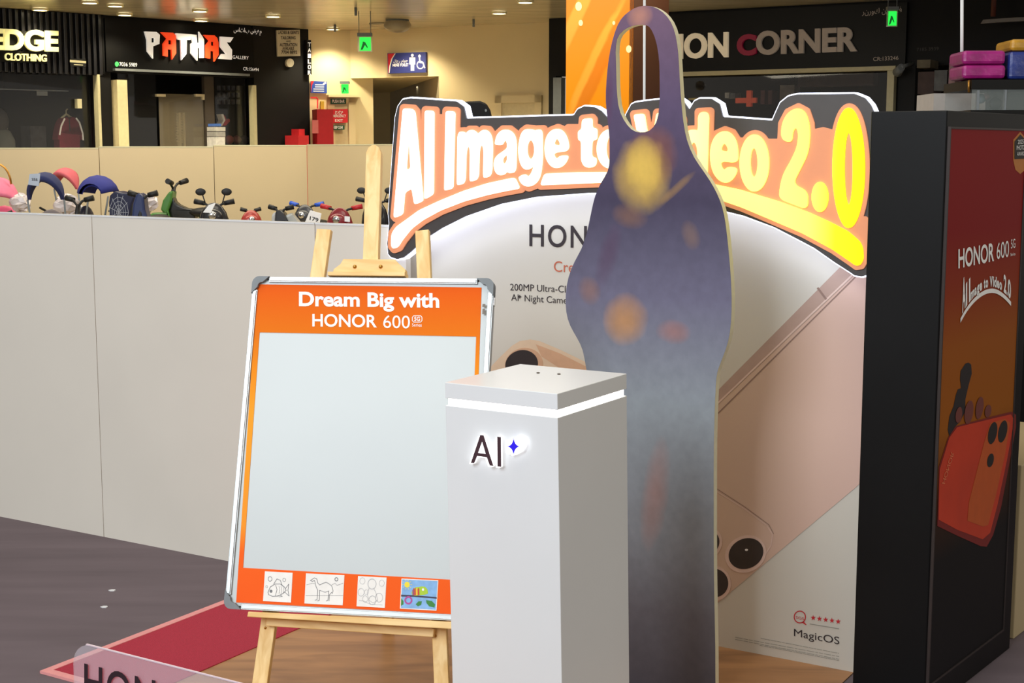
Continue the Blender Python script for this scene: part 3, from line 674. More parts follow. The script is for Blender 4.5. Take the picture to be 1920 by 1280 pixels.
wb = thing('whiteboard', 'whiteboard with orange printed border, Dream Big heading and four small pictures', 'whiteboard', BP.P((L_ + R_) / 2, B_, -0.01), None)
MB().slab(BP, L_ + 0.01, B_ + 0.01, R_ - 0.01, T_ - 0.01, -0.018, 0.0).done('board', M('whiteboard_surface', (186, 193, 194), 0.35, scale=3, var=0.015), wb)
fw = 0.017
d = MB()
for (x0_, y0_, x1_, y1_) in ((L_, B_ + .04, L_ + fw, T_ - .04), (R_ - fw, B_ + .04, R_, T_ - .04), (L_ + .05, T_ - fw, R_ - .05, T_), (L_ + .05, B_, R_ - .05, B_ + fw)):
    d = MB().slab(BP, x0_, y0_, x1_, y1_, -0.02, 0.006); d.slab(BP, x0_ + .003, y0_ + .003, x1_ - .003, y1_ - .003, 0.006, 0.009); d.done('frame_rail', m_alu, wb, bev=0.001)
def corner(cx, cy, sx, sy):
    o = []; r = 0.022; Lc = 0.052
    o.append((cx + sx * Lc, cy)); 
    for i in range(7):
        t = math.pi / 2 * i / 6; o.append((cx + sx * (r - r * math.sin(t)), cy + sy * (r - r * math.cos(t))))
    o.append((cx, cy + sy * Lc)); o.append((cx + sx * 0.018, cy + sy * (Lc - 0.02)))
    for i in range(5):
        t = math.pi / 2 * i / 4; o.append((cx + sx * (0.018 + 0.012 * (1 - math.cos(t))), cy + sy * (0.018 + 0.012 * (1 - math.sin(t)))))
    o.append((cx + sx * (Lc - 0.02), cy + sy * 0.018))
    return o
for (x, y, sx, sy) in ((L_, T_, 1, -1), (R_, T_, -1, -1), (L_, B_, 1, 1), (R_, B_, -1, 1)):
    MB().poly(BP, corner(x, y, sx, sy), -0.022, 0.012).done('corner_cap', m_grey, wb)
og = grad('orange_print', BP, [(B_, (242, 92, 22)), (B_ + 0.16, (243, 98, 24)), (-0.25, (246, 150, 40)), (0.08, (246, 158, 40)), (0.2, (236, 140, 20)), (0.31, (224, 116, 6)), (T_, (226, 84, 2))], 'v', rough=0.7)
outer = [BP.uv(*p) for p in ((482, 533), (903, 539), (883, 1153), (443, 1129))]
innr = [BP.uv(*p) for p in ((487, 623), (893, 631), (874, 1088), (456, 1064))]
MB().poly(BP, outer, 0.0006, 0.0014, [innr]).done('printed_border', og, wb)
T(BP, 'Dream Big with', (561, 574), (824, 577), (561, 547), m_wt, wb, bold=0.03, off=0.0022, ref='D')
T(BP, 'HONOR', (586, 612), (707, 614), (586, 588.5), m_wt, wb, bold=0.018, off=0.0022)
T(BP, '600', (719, 615), (769, 616), (719, 591), m_wt, wb, off=0.0022, ref='6')
d = MB(); d.line(BP, [(776, 592), (789, 592), (791.5, 595), (791.5, 601), (789, 604), (776, 604), (773.5, 601), (773.5, 595)], 1.3, 0.0022, True)
put_text(d, BP, '5G', (777, 602), (788, 602), (777, 594), off=0.0023, bold=0.02, ref='5'); put_text(d, BP, 'Series', (773, 612), (791, 612.5), (773, 606), off=0.0022, ref='S')
d.done('badge_print', m_wt, wb)
# four small pictures on the lower border
m_pen = M('grey_pencil_print', (120, 122, 126), 0.7)
m_pic = M('picture_paper', (238, 236, 232), 0.6)
def pic(pts, nm_):
    return MB().polypx(BP, pts, 0.0016, 0.0026).done(nm_, m_pic, wb)
zz = lambda L: [(400 + x / 4, 1000 + y / 4) for x, y in L]
O3 = 0.0032
q = pic(zz([(389, 283), (597, 294), (584, 517), (375, 506)]), 'fish_picture')
d = MB(); d.line(BP, zz([(412, 440), (430, 400), (465, 378), (505, 378), (535, 400), (548, 425), (530, 445), (490, 468), (445, 470), (418, 458)]), 1.0, O3, True)
d.line(BP, zz([(455, 378), (480, 340), (505, 350), (520, 392)]), .9, O3); d.line(BP, zz([(545, 410), (568, 378), (562, 425), (570, 468), (538, 438)]), .9, O3)
d.line(BP, zz([(470, 385), (480, 420), (468, 466)]), .8, O3); d.line(BP, zz([(480, 468), (505, 462), (520, 470), (495, 474)]), .8, O3)
for x in (495, 510, 525): d.line(BP, zz([(x, 395), (x + 6, 420), (x, 450)]), .5, O3)
for (x, y, r) in ((428, 340, 4), (534, 347, 3), (403, 398, 2)): d.ell(BP, 400 + x / 4, 1000 + y / 4, r, r * 1.2, O3, hole=0.8)
d.ell(BP, 400 + 435 / 4, 1000 + 432 / 4, 2.6, 2.8, O3)
d.done('fish_drawing', m_pen, q)
q = pic(zz([(697, 298), (985, 312), (972, 538), (685, 524)]), 'camel_picture')
d = MB(); d.line(BP, zz([(730, 352), (748, 340), (760, 332), (778, 340), (785, 370), (800, 385), (820, 375), (848, 365), (868, 375), (890, 392), (900, 430), (893, 450)]), .9, O3)
d.line(BP, zz([(730, 352), (745, 358), (762, 352), (770, 390), (785, 425), (780, 495), (765, 500)]), .9, O3)
d.line(BP, zz([(800, 425), (840, 440), (870, 430)]), .8, O3); d.line(BP, zz([(800, 425), (797, 500), (783, 505)]), .9, O3); d.line(BP, zz([(868, 430), (862, 500), (848, 505)]), .9, O3); d.line(BP, zz([(890, 440), (872, 460), (870, 505)]), .9, O3)
d.line(BP, zz([(695, 465), (975, 465)]), .5, O3); d.line(BP, zz([(700, 385), (745, 372), (770, 378)]), .5, O3); d.line(BP, zz([(890, 385), (915, 372), (930, 388), (975, 372)]), .5, O3)
d.ell(BP, 400 + 925 / 4, 1000 + 343 / 4, 3.4, 3.8, O3, hole=0.65)
d.done('camel_drawing', m_pen, q)
q = pic(zz([(1087, 318), (1301, 330), (1288, 557), (1076, 545)]), 'child_picture')
d = MB()
for (x, y, r) in ((1192, 378, 8), (1120, 355, 5), (1265, 372, 5), (1110, 440, 6), (1150, 440, 4), (1195, 500, 7), (1245, 480, 7), (1140, 490, 5)): d.ell(BP, 400 + x / 4, 1000 + y / 4, r, r * 1.25, O3, hole=0.9)
d.line(BP, zz([(1170, 410), (1155, 450), (1170, 500), (1200, 520), (1235, 500), (1220, 440), (1205, 412)]), .7, O3); d.line(BP, zz([(1095, 500), (1130, 505), (1180, 530), (1270, 535)]), .7, O3)
d.done('child_drawing', M('light_pencil_print', (175, 176, 180), 0.7), q)
q = pic(zz([(1413, 337), (1689, 350), (1675, 578), (1401, 563)]), 'chameleon_picture')
PM = lambda n, c_: M(n, c_, 0.6)
MB().polypx(BP, zz([(1419, 344), (1683, 356), (1670, 571), (1408, 557)]), 0.0028).done('sky_print', M('blue_sky_print', (130, 178, 228), 0.6, var=0.12, scale=60), q)
MB().polypx(BP, zz([(1410, 458), (1500, 462), (1600, 470), (1677, 476), (1677, 488), (1600, 482), (1500, 474), (1410, 472)]), 0.0031).done('branch_print', PM('dark_branch_print', (50, 44, 70)), q)
d = MB().ell(BP, 400 + 1455 / 4, 1000 + 383 / 4, 5, 5.5, 0.0031)
for k in range(10):
    t = k * math.pi / 5; d.line(BP, [(763.7 + 6.5 * math.cos(t), 1095.7 + 7 * math.sin(t)), (763.7 + 9 * math.cos(t), 1095.7 + 9.5 * math.sin(t))], .8, 0.0031)
d.done('sun_print', PM('yellow_print', (240, 220, 50)), q)
MB().polypx(BP, zz([(1488, 445), (1500, 415), (1520, 402), (1545, 400), (1560, 396), (1590, 398), (1608, 418), (1612, 450), (1590, 458), (1560, 462), (1520, 466), (1495, 462)]), 0.0033).done('chameleon_print', PM('lime_print', (170, 205, 40)), q)
for k, (x, cc) in enumerate(((1500, (150, 60, 120)), (1513, (200, 40, 50)), (1526, (240, 190, 40)), (1540, (200, 40, 40)))):
    MB().polypx(BP, zz([(x - 5, 415 if k else 425), (x + 6, 405), (x + 8, 462), (x - 4, 462)]), 0.0036).done('stripe_print', PM('stripe_%d' % k, cc), q)
MB().ell(BP, 400 + 1575 / 4, 1000 + 420 / 4, 2.2, 2.4, 0.0038).done('eye_print', PM('eye_print', (240, 240, 240)), q)
MB().ell(BP, 400 + 1465 / 4, 1000 + 500 / 4, 7.5, 7.8, 0.0033, hole=0.6).done('tail_print', PM('tail_print', (176, 70, 150)), q)
for po in ([(1520, 530), (1540, 508), (1566, 508), (1560, 535), (1535, 545)], [(1597, 498), (1640, 505), (1665, 530), (1660, 555), (1620, 545), (1600, 520)], [(1411, 485), (1428, 505), (1428, 530), (1409, 542)]):
    MB().polypx(BP, zz(po), 0.0033).done('leaf_print', PM('leaf_print', (50, 130, 50)), q)
# hinge clip on the right rail
MB().slabpx(BP, 918, 558, 926, 572, -0.02, 0.0).done('clip', m_chrome, wb)
MB().slabpx(BP, 906, 571, 911, 577, 0.0092, 0.0105).slabpx(BP, 906, 580, 910, 590, 0.0092, 0.0105).done('sticker', M('sticker_print', (120, 110, 100), 0.6), wb)

# easel: everything hangs in the tilted board plane, lengthened down to the floor
ea = thing('easel', 'pine easel carrying the orange-bordered whiteboard', 'easel', Vector((BP.P((L_ + R_) / 2, 0).x, BP.P(0, B_).y, 0)))
EP = BP.sh(-0.05)
def dropto(pl, px0, py0, px1, py1, off=0):
    """from a pixel to where the line through the second pixel meets the floor"""
    A1, B1_ = pl.at(px0, py0), pl.at(px1, py1); t = (0 - A1.z) / (B1_.z - A1.z); return A1, A1 + (B1_ - A1) * t
def bar(mb, p, q, wdt, dep, nrm, cut=False):
    d = (q - p).normalized(); s = d.cross(nrm).normalized(); n2 = s.cross(d).normalized()
    c_ = [(-1, -1), (1, -1), (1, 1), (-1, 1)]
    e0 = [p + s * (x * wdt / 2) + n2 * (y * dep / 2) for x, y in c_]; e1 = [q + s * (x * wdt / 2) + n2 * (y * dep / 2) for x, y in c_]
    if cut:  # flat on the floor
        e1 = [a + (b2 - a) * (a.z / (a.z - b2.z)) for a, b2 in zip(e0, e1)]
    return mb.hexa(e0 + e1)
a1_, b1_ = dropto(EP, 609, 431, 489, 1280); bar(MB(), a1_, b1_, 0.045, 0.022, EP.n, True).done('front_leg', m_wv, ea, bev=0.002)
a2_, b2_ = dropto(EP, 792.5, 433, 829, 1280); bar(MB(), a2_, b2_, 0.042, 0.022, EP.n, True).done('front_leg', m_wv, ea, bev=0.002)
# mast with a rounded top
def mast():
    mp = PL(EP.at(699, 487), EP.u, EP.at(705, 277) - EP.at(699, 487)); h = (EP.at(705, 277) - EP.at(699, 487)).length
    o = [(-0.0235, -0.75), (0.0235, -0.75), (0.0235, h - 0.025), (0.017, h - 0.008), (0.006, h), (-0.006, h), (-0.017, h - 0.008), (-0.0235, h - 0.025)]
    return MB().poly(mp, o, 0.002, 0.026)
mast().done('mast', m_wv, ea, bev=0.001)
r0 = EP.at(700, 560, -0.03); bar(MB(), r0, Vector((r0.x - 0.03, r0.y + 0.62, 0)), 0.04, 0.022, EP.n, True).done('rear_leg', m_wv, ea, bev=0.002)
cl_ = MB().polypx(BP.sh(-0.012), [(646, 487), (742, 488), (751, 497), (762, 507), (762, 513), (626, 513), (628, 506), (640, 497)], -0.012, 0.012).done('clamp_block', m_wh, ea, bev=0.001)
MB().polypx(BP.sh(-0.01), [(619, 513), (763, 513), (763, 521), (619, 520)], -0.018, 0.026).done('clamp_lip', m_wh, cl_, bev=0.001)
for x in (665.5, 714): MB().ball(BP.at(x, 500, 0.0005), 0.006, 0.004, 0.006).done('brass_screw', m_brass, cl_)
YP = BP.sh(0.03)
t0_, t1_ = YP.uv(465, 1146), YP.uv(900, 1170)
tr = MB().poly(YP, [YP.uv(465, 1146), YP.uv(463, 1156), YP.uv(898, 1182), YP.uv(900, 1168)], -0.065, 0.0).done('tray', m_wh, ea, bev=0.002)
XP = BP.sh(-0.018)
MB().poly(XP, [XP.uv(500, 1158), XP.uv(498, 1173), XP.uv(812, 1194), XP.uv(814, 1178)], -0.02, 0.0).done('crossbar', m_wh, ea, bev=0.002)
MB().poly(EP, [EP.uv(605, 620), EP.uv(605, 640), EP.uv(800, 642), EP.uv(800, 622)], -0.03, -0.012).done('crossbar', m_wh, ea, bev=0.002)
for (x, y) in ((500, 1177), (818, 1192)): MB().ball(EP.at(x, y, 0.011), 0.004, 0.003, 0.004).done('leg_screw', m_brass, ea)

# ------------------------------------------------------------------ face-hole cutout board: plain robed figure in plum and slate
cb = aty(1260, 900, 4.35); cb.z = 0
CU = PL(cb, DA)
out = [(1208,10),(1225,12),(1243,22),(1258,40),(1267,65),(1272,100),(1274,145),(1277,190),(1281,230),(1287,262),(1300,295),(1322,325),(1338,350),(1350,375),(1358,402),(1363,440),(1369,500),(1372,555),(1371,605),(1366,640),(1355,670),(1347,690),(1343,705),(1341,740),(1338,830),(1338,950),(1338,1066),(1341,1212),(1342,1290),
       (1150,1345),(1143,1100),(1128,900),(1112,760),(1099,690),(1093,655),(1083,635),(1068,610),(1061,585),(1060,552),(1065,520),(1077,490),(1090,468),(1100,440),(1108,400),(1115,368),(1125,345),(1141,320),(1143,300),(1143,262),(1140,230),(1135,190),(1137,150),(1141,110),(1148,75),(1158,45),(1170,28),(1190,14)]
hol = [(1210,46),(1220,52),(1230,75),(1236,110),(1237,150),(1237,190),(1233,225),(1222,243),(1205,249),(1187,246),(1172,230),(1160,205),(1156,170),(1155,120),(1154,90),(1158,68),(1172,54),(1190,47)]
def smooth(L, n=2, keep=()):
    for _ in range(n):
        o = []
        for i in range(len(L)):
            a, b = L[i], L[(i + 1) % len(L)]
            o += [(a[0] * .75 + b[0] * .25, a[1] * .75 + b[1] * .25), (a[0] * .25 + b[0] * .75, a[1] * .25 + b[1] * .75)]
        L = o
    return L
uvo = [CU.uv(*p) for p in out]; uvo[28] = (uvo[28][0], 0.0); uvo[29] = (uvo[29][0], 0.0)
uvo = smooth(uvo[:28] , 0) + uvo[28:]
def smo(L):
    o = []
    for i in range(len(L)):
        a, b = L[i], L[(i + 1) % len(L)]
        if 27 <= i <= 29: o.append(a); 
        else: o += [a, ((a[0] + b[0]) / 2, (a[1] + b[1]) / 2)]
    n = len(o); r = []
    for i in range(n):
        p, q, s_ = o[i - 1], o[i], o[(i + 1) % n]
        r.append(q if q[1] < 0.25 else ((p[0] + 2 * q[0] + s_[0]) / 4, (p[1] + 2 * q[1] + s_[1]) / 4))
    return r
uvo = smo(uvo); uvh = smooth([CU.uv(*p) for p in hol], 1)
cut = thing('cutout_board', 'standing figure-shaped cutout board in plum and slate robe with an oval face hole', 'cutout board', CU.P(0, 0, -0.015))
MB().poly(CU, uvo, -0.026, -0.001, [uvh]).done('panel', M('cream_foam_board', (222, 216, 186), 0.6), cut)
s_ = (CU.at(1260, 600) - EYE).length / F
def bl(px, py, rx, ry, rot, rgb, st):
    a, b_ = CU.uv(px, py); return (a, b_, rx * s_ * 1.12, ry * s_, rot, rgb, st)
zc_ = lambda y: CU.uv(1260, y)[1]
blobs = [
 bl(1200, 30, 26, 26, 0, (214, 150, 120), 0.7), bl(1142, 180, 9, 60, 0, (96, 60, 92), .7), bl(1222, 290, 50, 60, 0, (150, 92, 60), 0.75), bl(1205, 328, 56, 76, 0.06, (222, 182, 82), 0.95), bl(1206, 310, 34, 60, 0, (232, 196, 96), 0.9),
 bl(1250, 300, 12, 50, 0.0, (110, 74, 78), 0.7), bl(1180, 405, 36, 24, -0.2, (128, 96, 82), 0.8), bl(1270, 352, 46, 9, 0.7, (168, 132, 82), 0.7), bl(1295, 440, 18, 30, 0.3, (150, 118, 94), 0.6), bl(1140, 480, 20, 70, -0.3, (92, 70, 96), .7),
 bl(1105, 545, 22, 30, 0.3, (150, 110, 92), 0.65), bl(1172, 600, 44, 52, -0.5, (206, 146, 70), 0.8), bl(1262, 622, 34, 24, 0, (170, 116, 104), 0.7), bl(1228, 930, 26, 120, -0.12, (164, 130, 126), 0.8),
]
robe = grad('robe_print', CU, [(0.0, (78, 76, 86)), (zc_(1150), (102, 100, 108)), (zc_(1000), (134, 138, 146)), (zc_(760), (142, 150, 158)), (zc_(560), (110, 108, 132)), (zc_(380), (72, 66, 90)), (zc_(200), (92, 78, 108)), (zc_(10), (118, 92, 116))], 'v', rough=0.5, blobs=blobs, noise=(0.16, (14, 60, 30)), soft=0.8)
MB().poly(CU, uvo, -0.0008, 0.0, [uvh]).done('printed_face', robe, cut)
MB().slab(CU, -0.08, 0.0, -0.04, 1.2, -0.05, -0.026).slab(CU, -0.08, 0.0, -0.04, 0.03, -0.36, -0.05).done('rear_support', m_wh, cut)

# ------------------------------------------------------------------ clear acrylic name sign in the near left corner
ap = aty(300, 1240, 2.75); ap.z = 0; AP = PL(ap, DA)
al, at_ = AP.uv(136, 1213); ar = AP.uv(560, 1300)[0]
zt = AP.uv(170, 1211)[1]; hb = 0.5
ac = thing('acrylic_sign', 'clear acrylic sign with black letters at the near left corner', 'sign', AP.P(al + 0.3, hb - 0.02, 0))
o = [(al, hb), (ar, hb), (ar, zt)]
for i in range(7):
    t = i * math.pi / 12; o.append((al + 0.05 - 0.05 * math.sin(t), zt - 0.05 + 0.05 * math.cos(t)))
MB().poly(AP, o, -0.004, 0.0).done('panel', m_acr, ac)
MB().slab(AP, al + 0.04, zt - 0.0005, ar, zt + 0.002, -0.004, 0.0).done('polished_edge', M('acrylic_edge', (210, 190, 200), 0.2), ac)
T(AP, 'HONOR', (160, 1305), (392, 1365), (160, 1242.5), M('black_vinyl', (34, 14, 26), 0.5), ac, bold=0.012, sp=1.1, off=0.003)
ab = MB().slab(AP, al - 0.03, 0.0, ar + 0.05, hb, -0.25, 0.08).done('low_display_stand', m_white, bev=0.004)
tag(ab, 'low white display stand carrying the clear acrylic sign', 'stand')
# ------------------------------------------------------------------ shop fronts, left
def slabthing(name, label, cat, pl, x0, y0, x1, y1, o0, o1, mat, group=None):
    return tag(MB().slabpx(pl, x0, y0, x1, y1, o0, o1).done(name, mat), label, cat, group)
def board_thing(name, label, cat, pl, pts, o0, o1, mat, group=None, part='panel'):
    ct = pl.at(sum(p[0] for p in pts) / len(pts), max(p[1] for p in pts), (o0 + o1) / 2)
    t = thing(name, label, cat, ct, group); MB().polypx(pl, pts, o0, o1).done(part, mat, t); return t
m_yl = M('pale_yellow_letters', (226, 218, 150), 0.5, em=0.55); m_wl = M('white_letters', (236, 232, 226), 0.5, em=0.45); m_ol = M('orange_letters', (246, 72, 30), 0.5, em=0.5)
m_cl = M('beige_letters', (206, 190, 160), 0.5, em=0.4); m_cd = M('grey_beige_letters', (150, 136, 122), 0.5, em=0.18); m_cr = M('crimson_letters', (120, 16, 44), 0.5, em=0.25)
t = thing('shop_sign', 'ribbed black shop sign reading EDGE CLOTHING', 'shop sign', W1.P(X(W1, 60), zf1, 0.05))
q = MB(); ha = X(W1, -400); he = X(W1, 196); q.slab(W1, ha, zf1, he, ZC, 0.0, 0.02).done('backing', m_black, t)
ribs = []
a = ha; k = 0
rm = M('black_gloss_rib', (26, 26, 30), 0.28)
a = X(W1, -30)
while a < he - 0.02:
    MB().slab(W1, a, zf1 - 0.02, a + 0.028, ZC - 0.005, 0.02, 0.055).done('rib', rm, t, bev=0.004); a += 0.056
b = MB().slabpx(W1, -14, 56, 103, 98, 0.055, 0.07).slabpx(W1, -14, 94, 82, 120, 0.055, 0.07).done('letter_backing', m_black, t)
T(W1, 'EDGE', (-28, 94), (100, 98), (-28, 54), m_yl, t, bold=0.04, off=0.072, thick=0.03, ref='E')
T(W1, 'CLOTHING', (1, 113.5), (79, 116.5), (1, 100), m_yl, t, bold=0.02, off=0.072, thick=0.02)
MB().slabpx(W1, 126, 110, 155, 126, 0.056, 0.06).done('small_plate', m_blackp, t)
d = MB().line(W1, [(126, 115), (154, 117)], 4, 0.062); d.line(W1, [(133, 121.5), (149, 122.5)], 1.6, 0.062); d.done('plate_text', m_pole, t)
t = thing('shop_sign', 'smooth black shop sign reading PATHAS in white and orange', 'shop sign', W1.P(X(W1, 330), zf2, 0.04))
MB().slab(W1, X(W1, 197), zf2, X(W1, 472), ZC - 0.03, 0.0, 0.035).done('panel', m_black, t)
# hand-cut pointed letters
zp = lambda L: [(x / 4, y / 4) for x, y in L]
GLY = [('p', m_wl, [(1078,237),(1165,240),(1190,262),(1187,330),(1140,348),(1140,440),(1098,385),(1095,300)], [(1128,284),(1152,286),(1152,318),(1128,320)]),
       ('a', m_ol, [(1200,242),(1290,246),(1310,268),(1312,400),(1282,448),(1278,372),(1250,368),(1250,425),(1217,418),(1216,330),(1245,290)], [(1254,300),(1280,302),(1280,335),(1254,333)]),
       ('t', m_wl, [(1310,250),(1430,258),(1420,300),(1392,300),(1390,405),(1352,452),(1348,300),(1325,296)], None),
       ('h', m_wl, [(1425,258),(1466,262),(1470,322),(1488,324),(1484,238),(1510,275),(1522,300),(1522,436),(1492,436),(1490,360),(1472,358),(1472,455),(1425,400),(1425,330),(1438,320)], None),
       ('a', m_ol, [(1520,262),(1600,266),(1620,285),(1630,320),(1632,410),(1600,462),(1596,385),(1570,380),(1568,440),(1537,435),(1537,340),(1562,306)], [(1574,312),(1598,314),(1598,345),(1574,343)]),
       ('s', m_wl, [(1645,275),(1742,282),(1718,318),(1690,316),(1732,375),(1730,448),(1632,440),(1655,405),(1692,408),(1645,350)], None)]
for nm_, mt, po, h in GLY:
    MB().polypx(W1.sh(0.04), zp(po), 0.0, 0.022, [zp(h)] if h else ()).done('letter', mt, t)
T(W1, 'GALLERY', (432, 110), (462, 112), (432, 104), m_wl, t, off=0.04); T(W1, '7036 5989', (220, 124), (253, 125.5), (220, 117), m_wl, t, off=0.04, ref='7')
MB().ell(W1, 215, 120.5, 3.6, 4.6, 0.038, 0.042).done('green_dot', M('green_icon', (60, 180, 90), 0.5, em=0.3), t)
T(W1, 'CR:156494', (452, 132), (481, 134), (452, 126), m_wl, t, off=0.04)
T(W1, '\u0645\u0639\u0631\u0636 \u0628\u0627\u062B\u0627\u0633'[::-1], (434, 60), (486, 63), (434, 52), m_wl, t, off=0.04, ref='7')
MB().slabpx(W1, 208, 133, 460, 139, 0.0, 0.08).done('lower_rail', m_grey, t)
# frames
def pole(label, pl, x0, y0, x1, y1, mat, o1=0.06):
    a0 = X(pl, x0, y0); a1 = X(pl, x1, y0); return tag(MB().slab(pl, a0, 0, a1, Z(pl, x0, y0), -0.02, o1).done('frame_post', mat), label, 'post')
pole('thin cream frame post at the right side of the clothing shop window', W1, 176, 140, 181, 275, m_pole)
pole('broad cream column between the two left shops', W1, 209, 150, 228, 275, M('cream_column', (214, 200, 158), 0.6), 0.1)
pole('thin grey frame post right of the gallery shop window', W1, 468, 160, 474, 275, m_pole)
for i, (xa, xb, lb) in enumerate(((-120, 176, 'dark shop window under the ribbed EDGE CLOTHING sign'), (229, 300, 'dark shop window pane left of the glass door'), (411, 468, 'display window pane right of the glass door'))):
    tag(MB().slab(W1, X(W1, xa), 0.02, X(W1, xb), 2.4, -0.09, -0.08).done('shop_window', m_glass), lb, 'window')
t = thing('glass_door', 'frameless glass door of the gallery shop with silver corner fittings', 'door', W1.P(X(W1, 345), 0, -0.06))
MB().slab(W1, X(W1, 303), 0.02, X(W1, 386), Z(W1, 340, 176), -0.07, -0.06).done('pane', glass('door_glass', (150, 140, 120), 0.25), t)
for (x0_, y0_, x1_, y1_) in ((298, 176, 315, 181), (371, 176, 388, 181), (384, 181, 388, 187)): MB().slabpx(W1, x0_, y0_, x1_, y1_, -0.075, -0.04).done('fitting', M('pale_metal', (200, 190, 160), 0.4), t)
slabthing('door_side_panel', 'brownish blank panel between the glass door and the display window', 'panel', W1, 388, 142, 410, 300, -0.1, -0.05, m_int2)
t = thing('folded_gate', 'folded pale scissor gate seen behind the glass door', 'gate', W1.P(X(W1, 336), 0, -0.5))
GP = W1.sh(-0.5)
for x in (331, 339): MB().slab(GP, X(GP, x), 0, X(GP, x + 4), Z(GP, x, 211), -0.02, 0.02).done('upright', m_pole, t)
d = MB()
for y in range(214, 265, 5): d.tube([GP.at(331, y), GP.at(343, y + 3)], 0.008, 6)
d.done('lattice', m_pole, t)
# hoodie on a hanger
HP = W1.sh(-0.35)
t = thing('hoodie', 'maroon hoodie with white shoulder stripes on a hanger in the left window', 'hoodie', HP.at(125, 277))
mar = M('maroon_fabric', (110, 24, 46), 0.9, var=0.15)
MB().polypx(HP, [(108, 232), (114, 222), (121, 219), (125, 224), (130, 219), (138, 221), (145, 230), (150, 250), (151, 262), (147, 263), (145, 252), (145, 300), (107, 300), (106, 262), (103, 262), (104, 250)], -0.06, 0.06).done('body', mar, t, bev=0.01)
MB().line(HP, [(106, 252), (109, 236), (115, 223)], 3, 0.063).line(HP, [(137, 222), (143, 230), (149, 250), (150, 262)], 3, 0.063).done('stripe', m_wt, t)
MB().line(HP, [(124, 224), (125, 245)], 2, 0.064).done('zipper', m_darkprint, t)
d = MB().tube([HP.at(115, 222), HP.at(124, 214), HP.at(134, 221)], 0.012, 6).tube([HP.at(124, 214), HP.at(124, 207), HP.at(127, 204)], 0.006, 6); d.done('hanger', m_pole, t)
# mannequin at the left picture edge
t = thing('mannequin', 'pale mannequin torso at the left end of the clothing shop window', 'mannequin', HP.at(2, 300))
MB().tube([HP.at(0, 300), HP.at(2, 262), HP.at(-2, 250), HP.at(-4, 240)], [0.14, 0.12, 0.1, 0.05], 14).done('torso', M('grey_shirt', (70, 72, 70), 0.9), t)
MB().ball(HP.at(-2, 228), 0.085, 0.09, 0.12).done('head', M('dark_cap', (44, 42, 44), 0.8), t); MB().ball(HP.at(2, 240), 0.06, 0.05, 0.03).done('chin', m_pole, t)
slabthing('clothes_stack', 'dim grey stack of folded clothes behind the left window', 'clothes', HP, 66, 236, 98, 300, -0.3, -0.1, M('dim_cloth', (46, 46, 52), 0.9, var=0.4, scale=20))
slabthing('window_rail', 'thin grey rail across the clothing shop window', 'rail', W1, 18, 166, 156, 168, -0.3, -0.28, m_grey)
slabthing('window_sticker', 'small grey notice hanging in the clothing shop window', 'notice', W1, 80, 170, 100, 179, -0.12, -0.11, m_grey)
slabthing('switch_box', 'small pale switch box beside the hoodie', 'box', W1, 147, 185, 156, 203, -0.075, -0.02, m_pole)
# tickets pile and shoes
for i, (y0_, y1_, cc, lb) in enumerate(((232, 237, (70, 110, 190), 'blue shoe box, top of the pile by the glass door'), (238, 246, (190, 190, 188), 'pale shoe box second from the top of the pile by the glass door'), (247, 256, (160, 160, 160), 'grey shoe box third in the pile by the glass door'), (257, 290, (215, 215, 215), 'tall white carton at the bottom of the pile by the glass door'))):
    slabthing('carton', lb, 'box', W1, 390 if i else 392, y0_, 408 if i else 400, y1_, -0.02, 0.14, M('carton_%d' % i, cc, 0.7, var=0.12), 'cartons piled by the gallery door')
SP_ = W1.sh(-0.3)
t = thing('sneaker', 'red and white sneaker on show in the gallery window', 'shoe', SP_.at(418, 236))
MB().polypx(SP_, [(411, 214), (418, 216), (421, 224), (427, 222), (428, 228), (420, 236), (412, 236), (415, 226)], -0.04, 0.04).done('upper', M('red_shoe', (150, 30, 40), 0.5), t, bev=0.01)
MB().polypx(SP_, [(410, 214), (414, 214), (418, 225), (412, 236), (409, 236), (414, 225)], -0.045, 0.045).done('sole', m_wt, t)
slabthing('display_shelf', 'pale low shelf at the bottom of the gallery display window', 'shelf', SP_, 410, 272, 469, 300, -0.2, 0.15, M('dim_shelf', (110, 100, 84), 0.7))
for i, (x, cc) in enumerate(((416, (120, 80, 60)), (430, (130, 60, 56)), (444, (90, 40, 44)), (458, (60, 56, 60)))):
    o = MB().ball(SP_.at(x, 262), 0.047, 0.045, 0.045, R=Matrix.Rotation(0.76, 3, 'Z'), n=12, m=6).done('shoe', M('shoe_%d' % i, cc, 0.7)); tag(o, ['tan', 'brick red', 'wine red', 'grey'][i] + ' shoe lying on the gallery window shelf', 'shoe', 'shoes on the gallery window shelf')
d = MB()
for r in range(3):
    for k in range(5): d.slabpx(SP_, 417 + k * 9, 160 + r * 13, 421 + k * 9, 169 + r * 13, -0.1, -0.07)
tag(d.done('socks_display', M('dim_goods', (72, 72, 78), 0.8, var=0.4)), 'rows of dim small goods hanging in the gallery window', 'goods', kind='stuff')
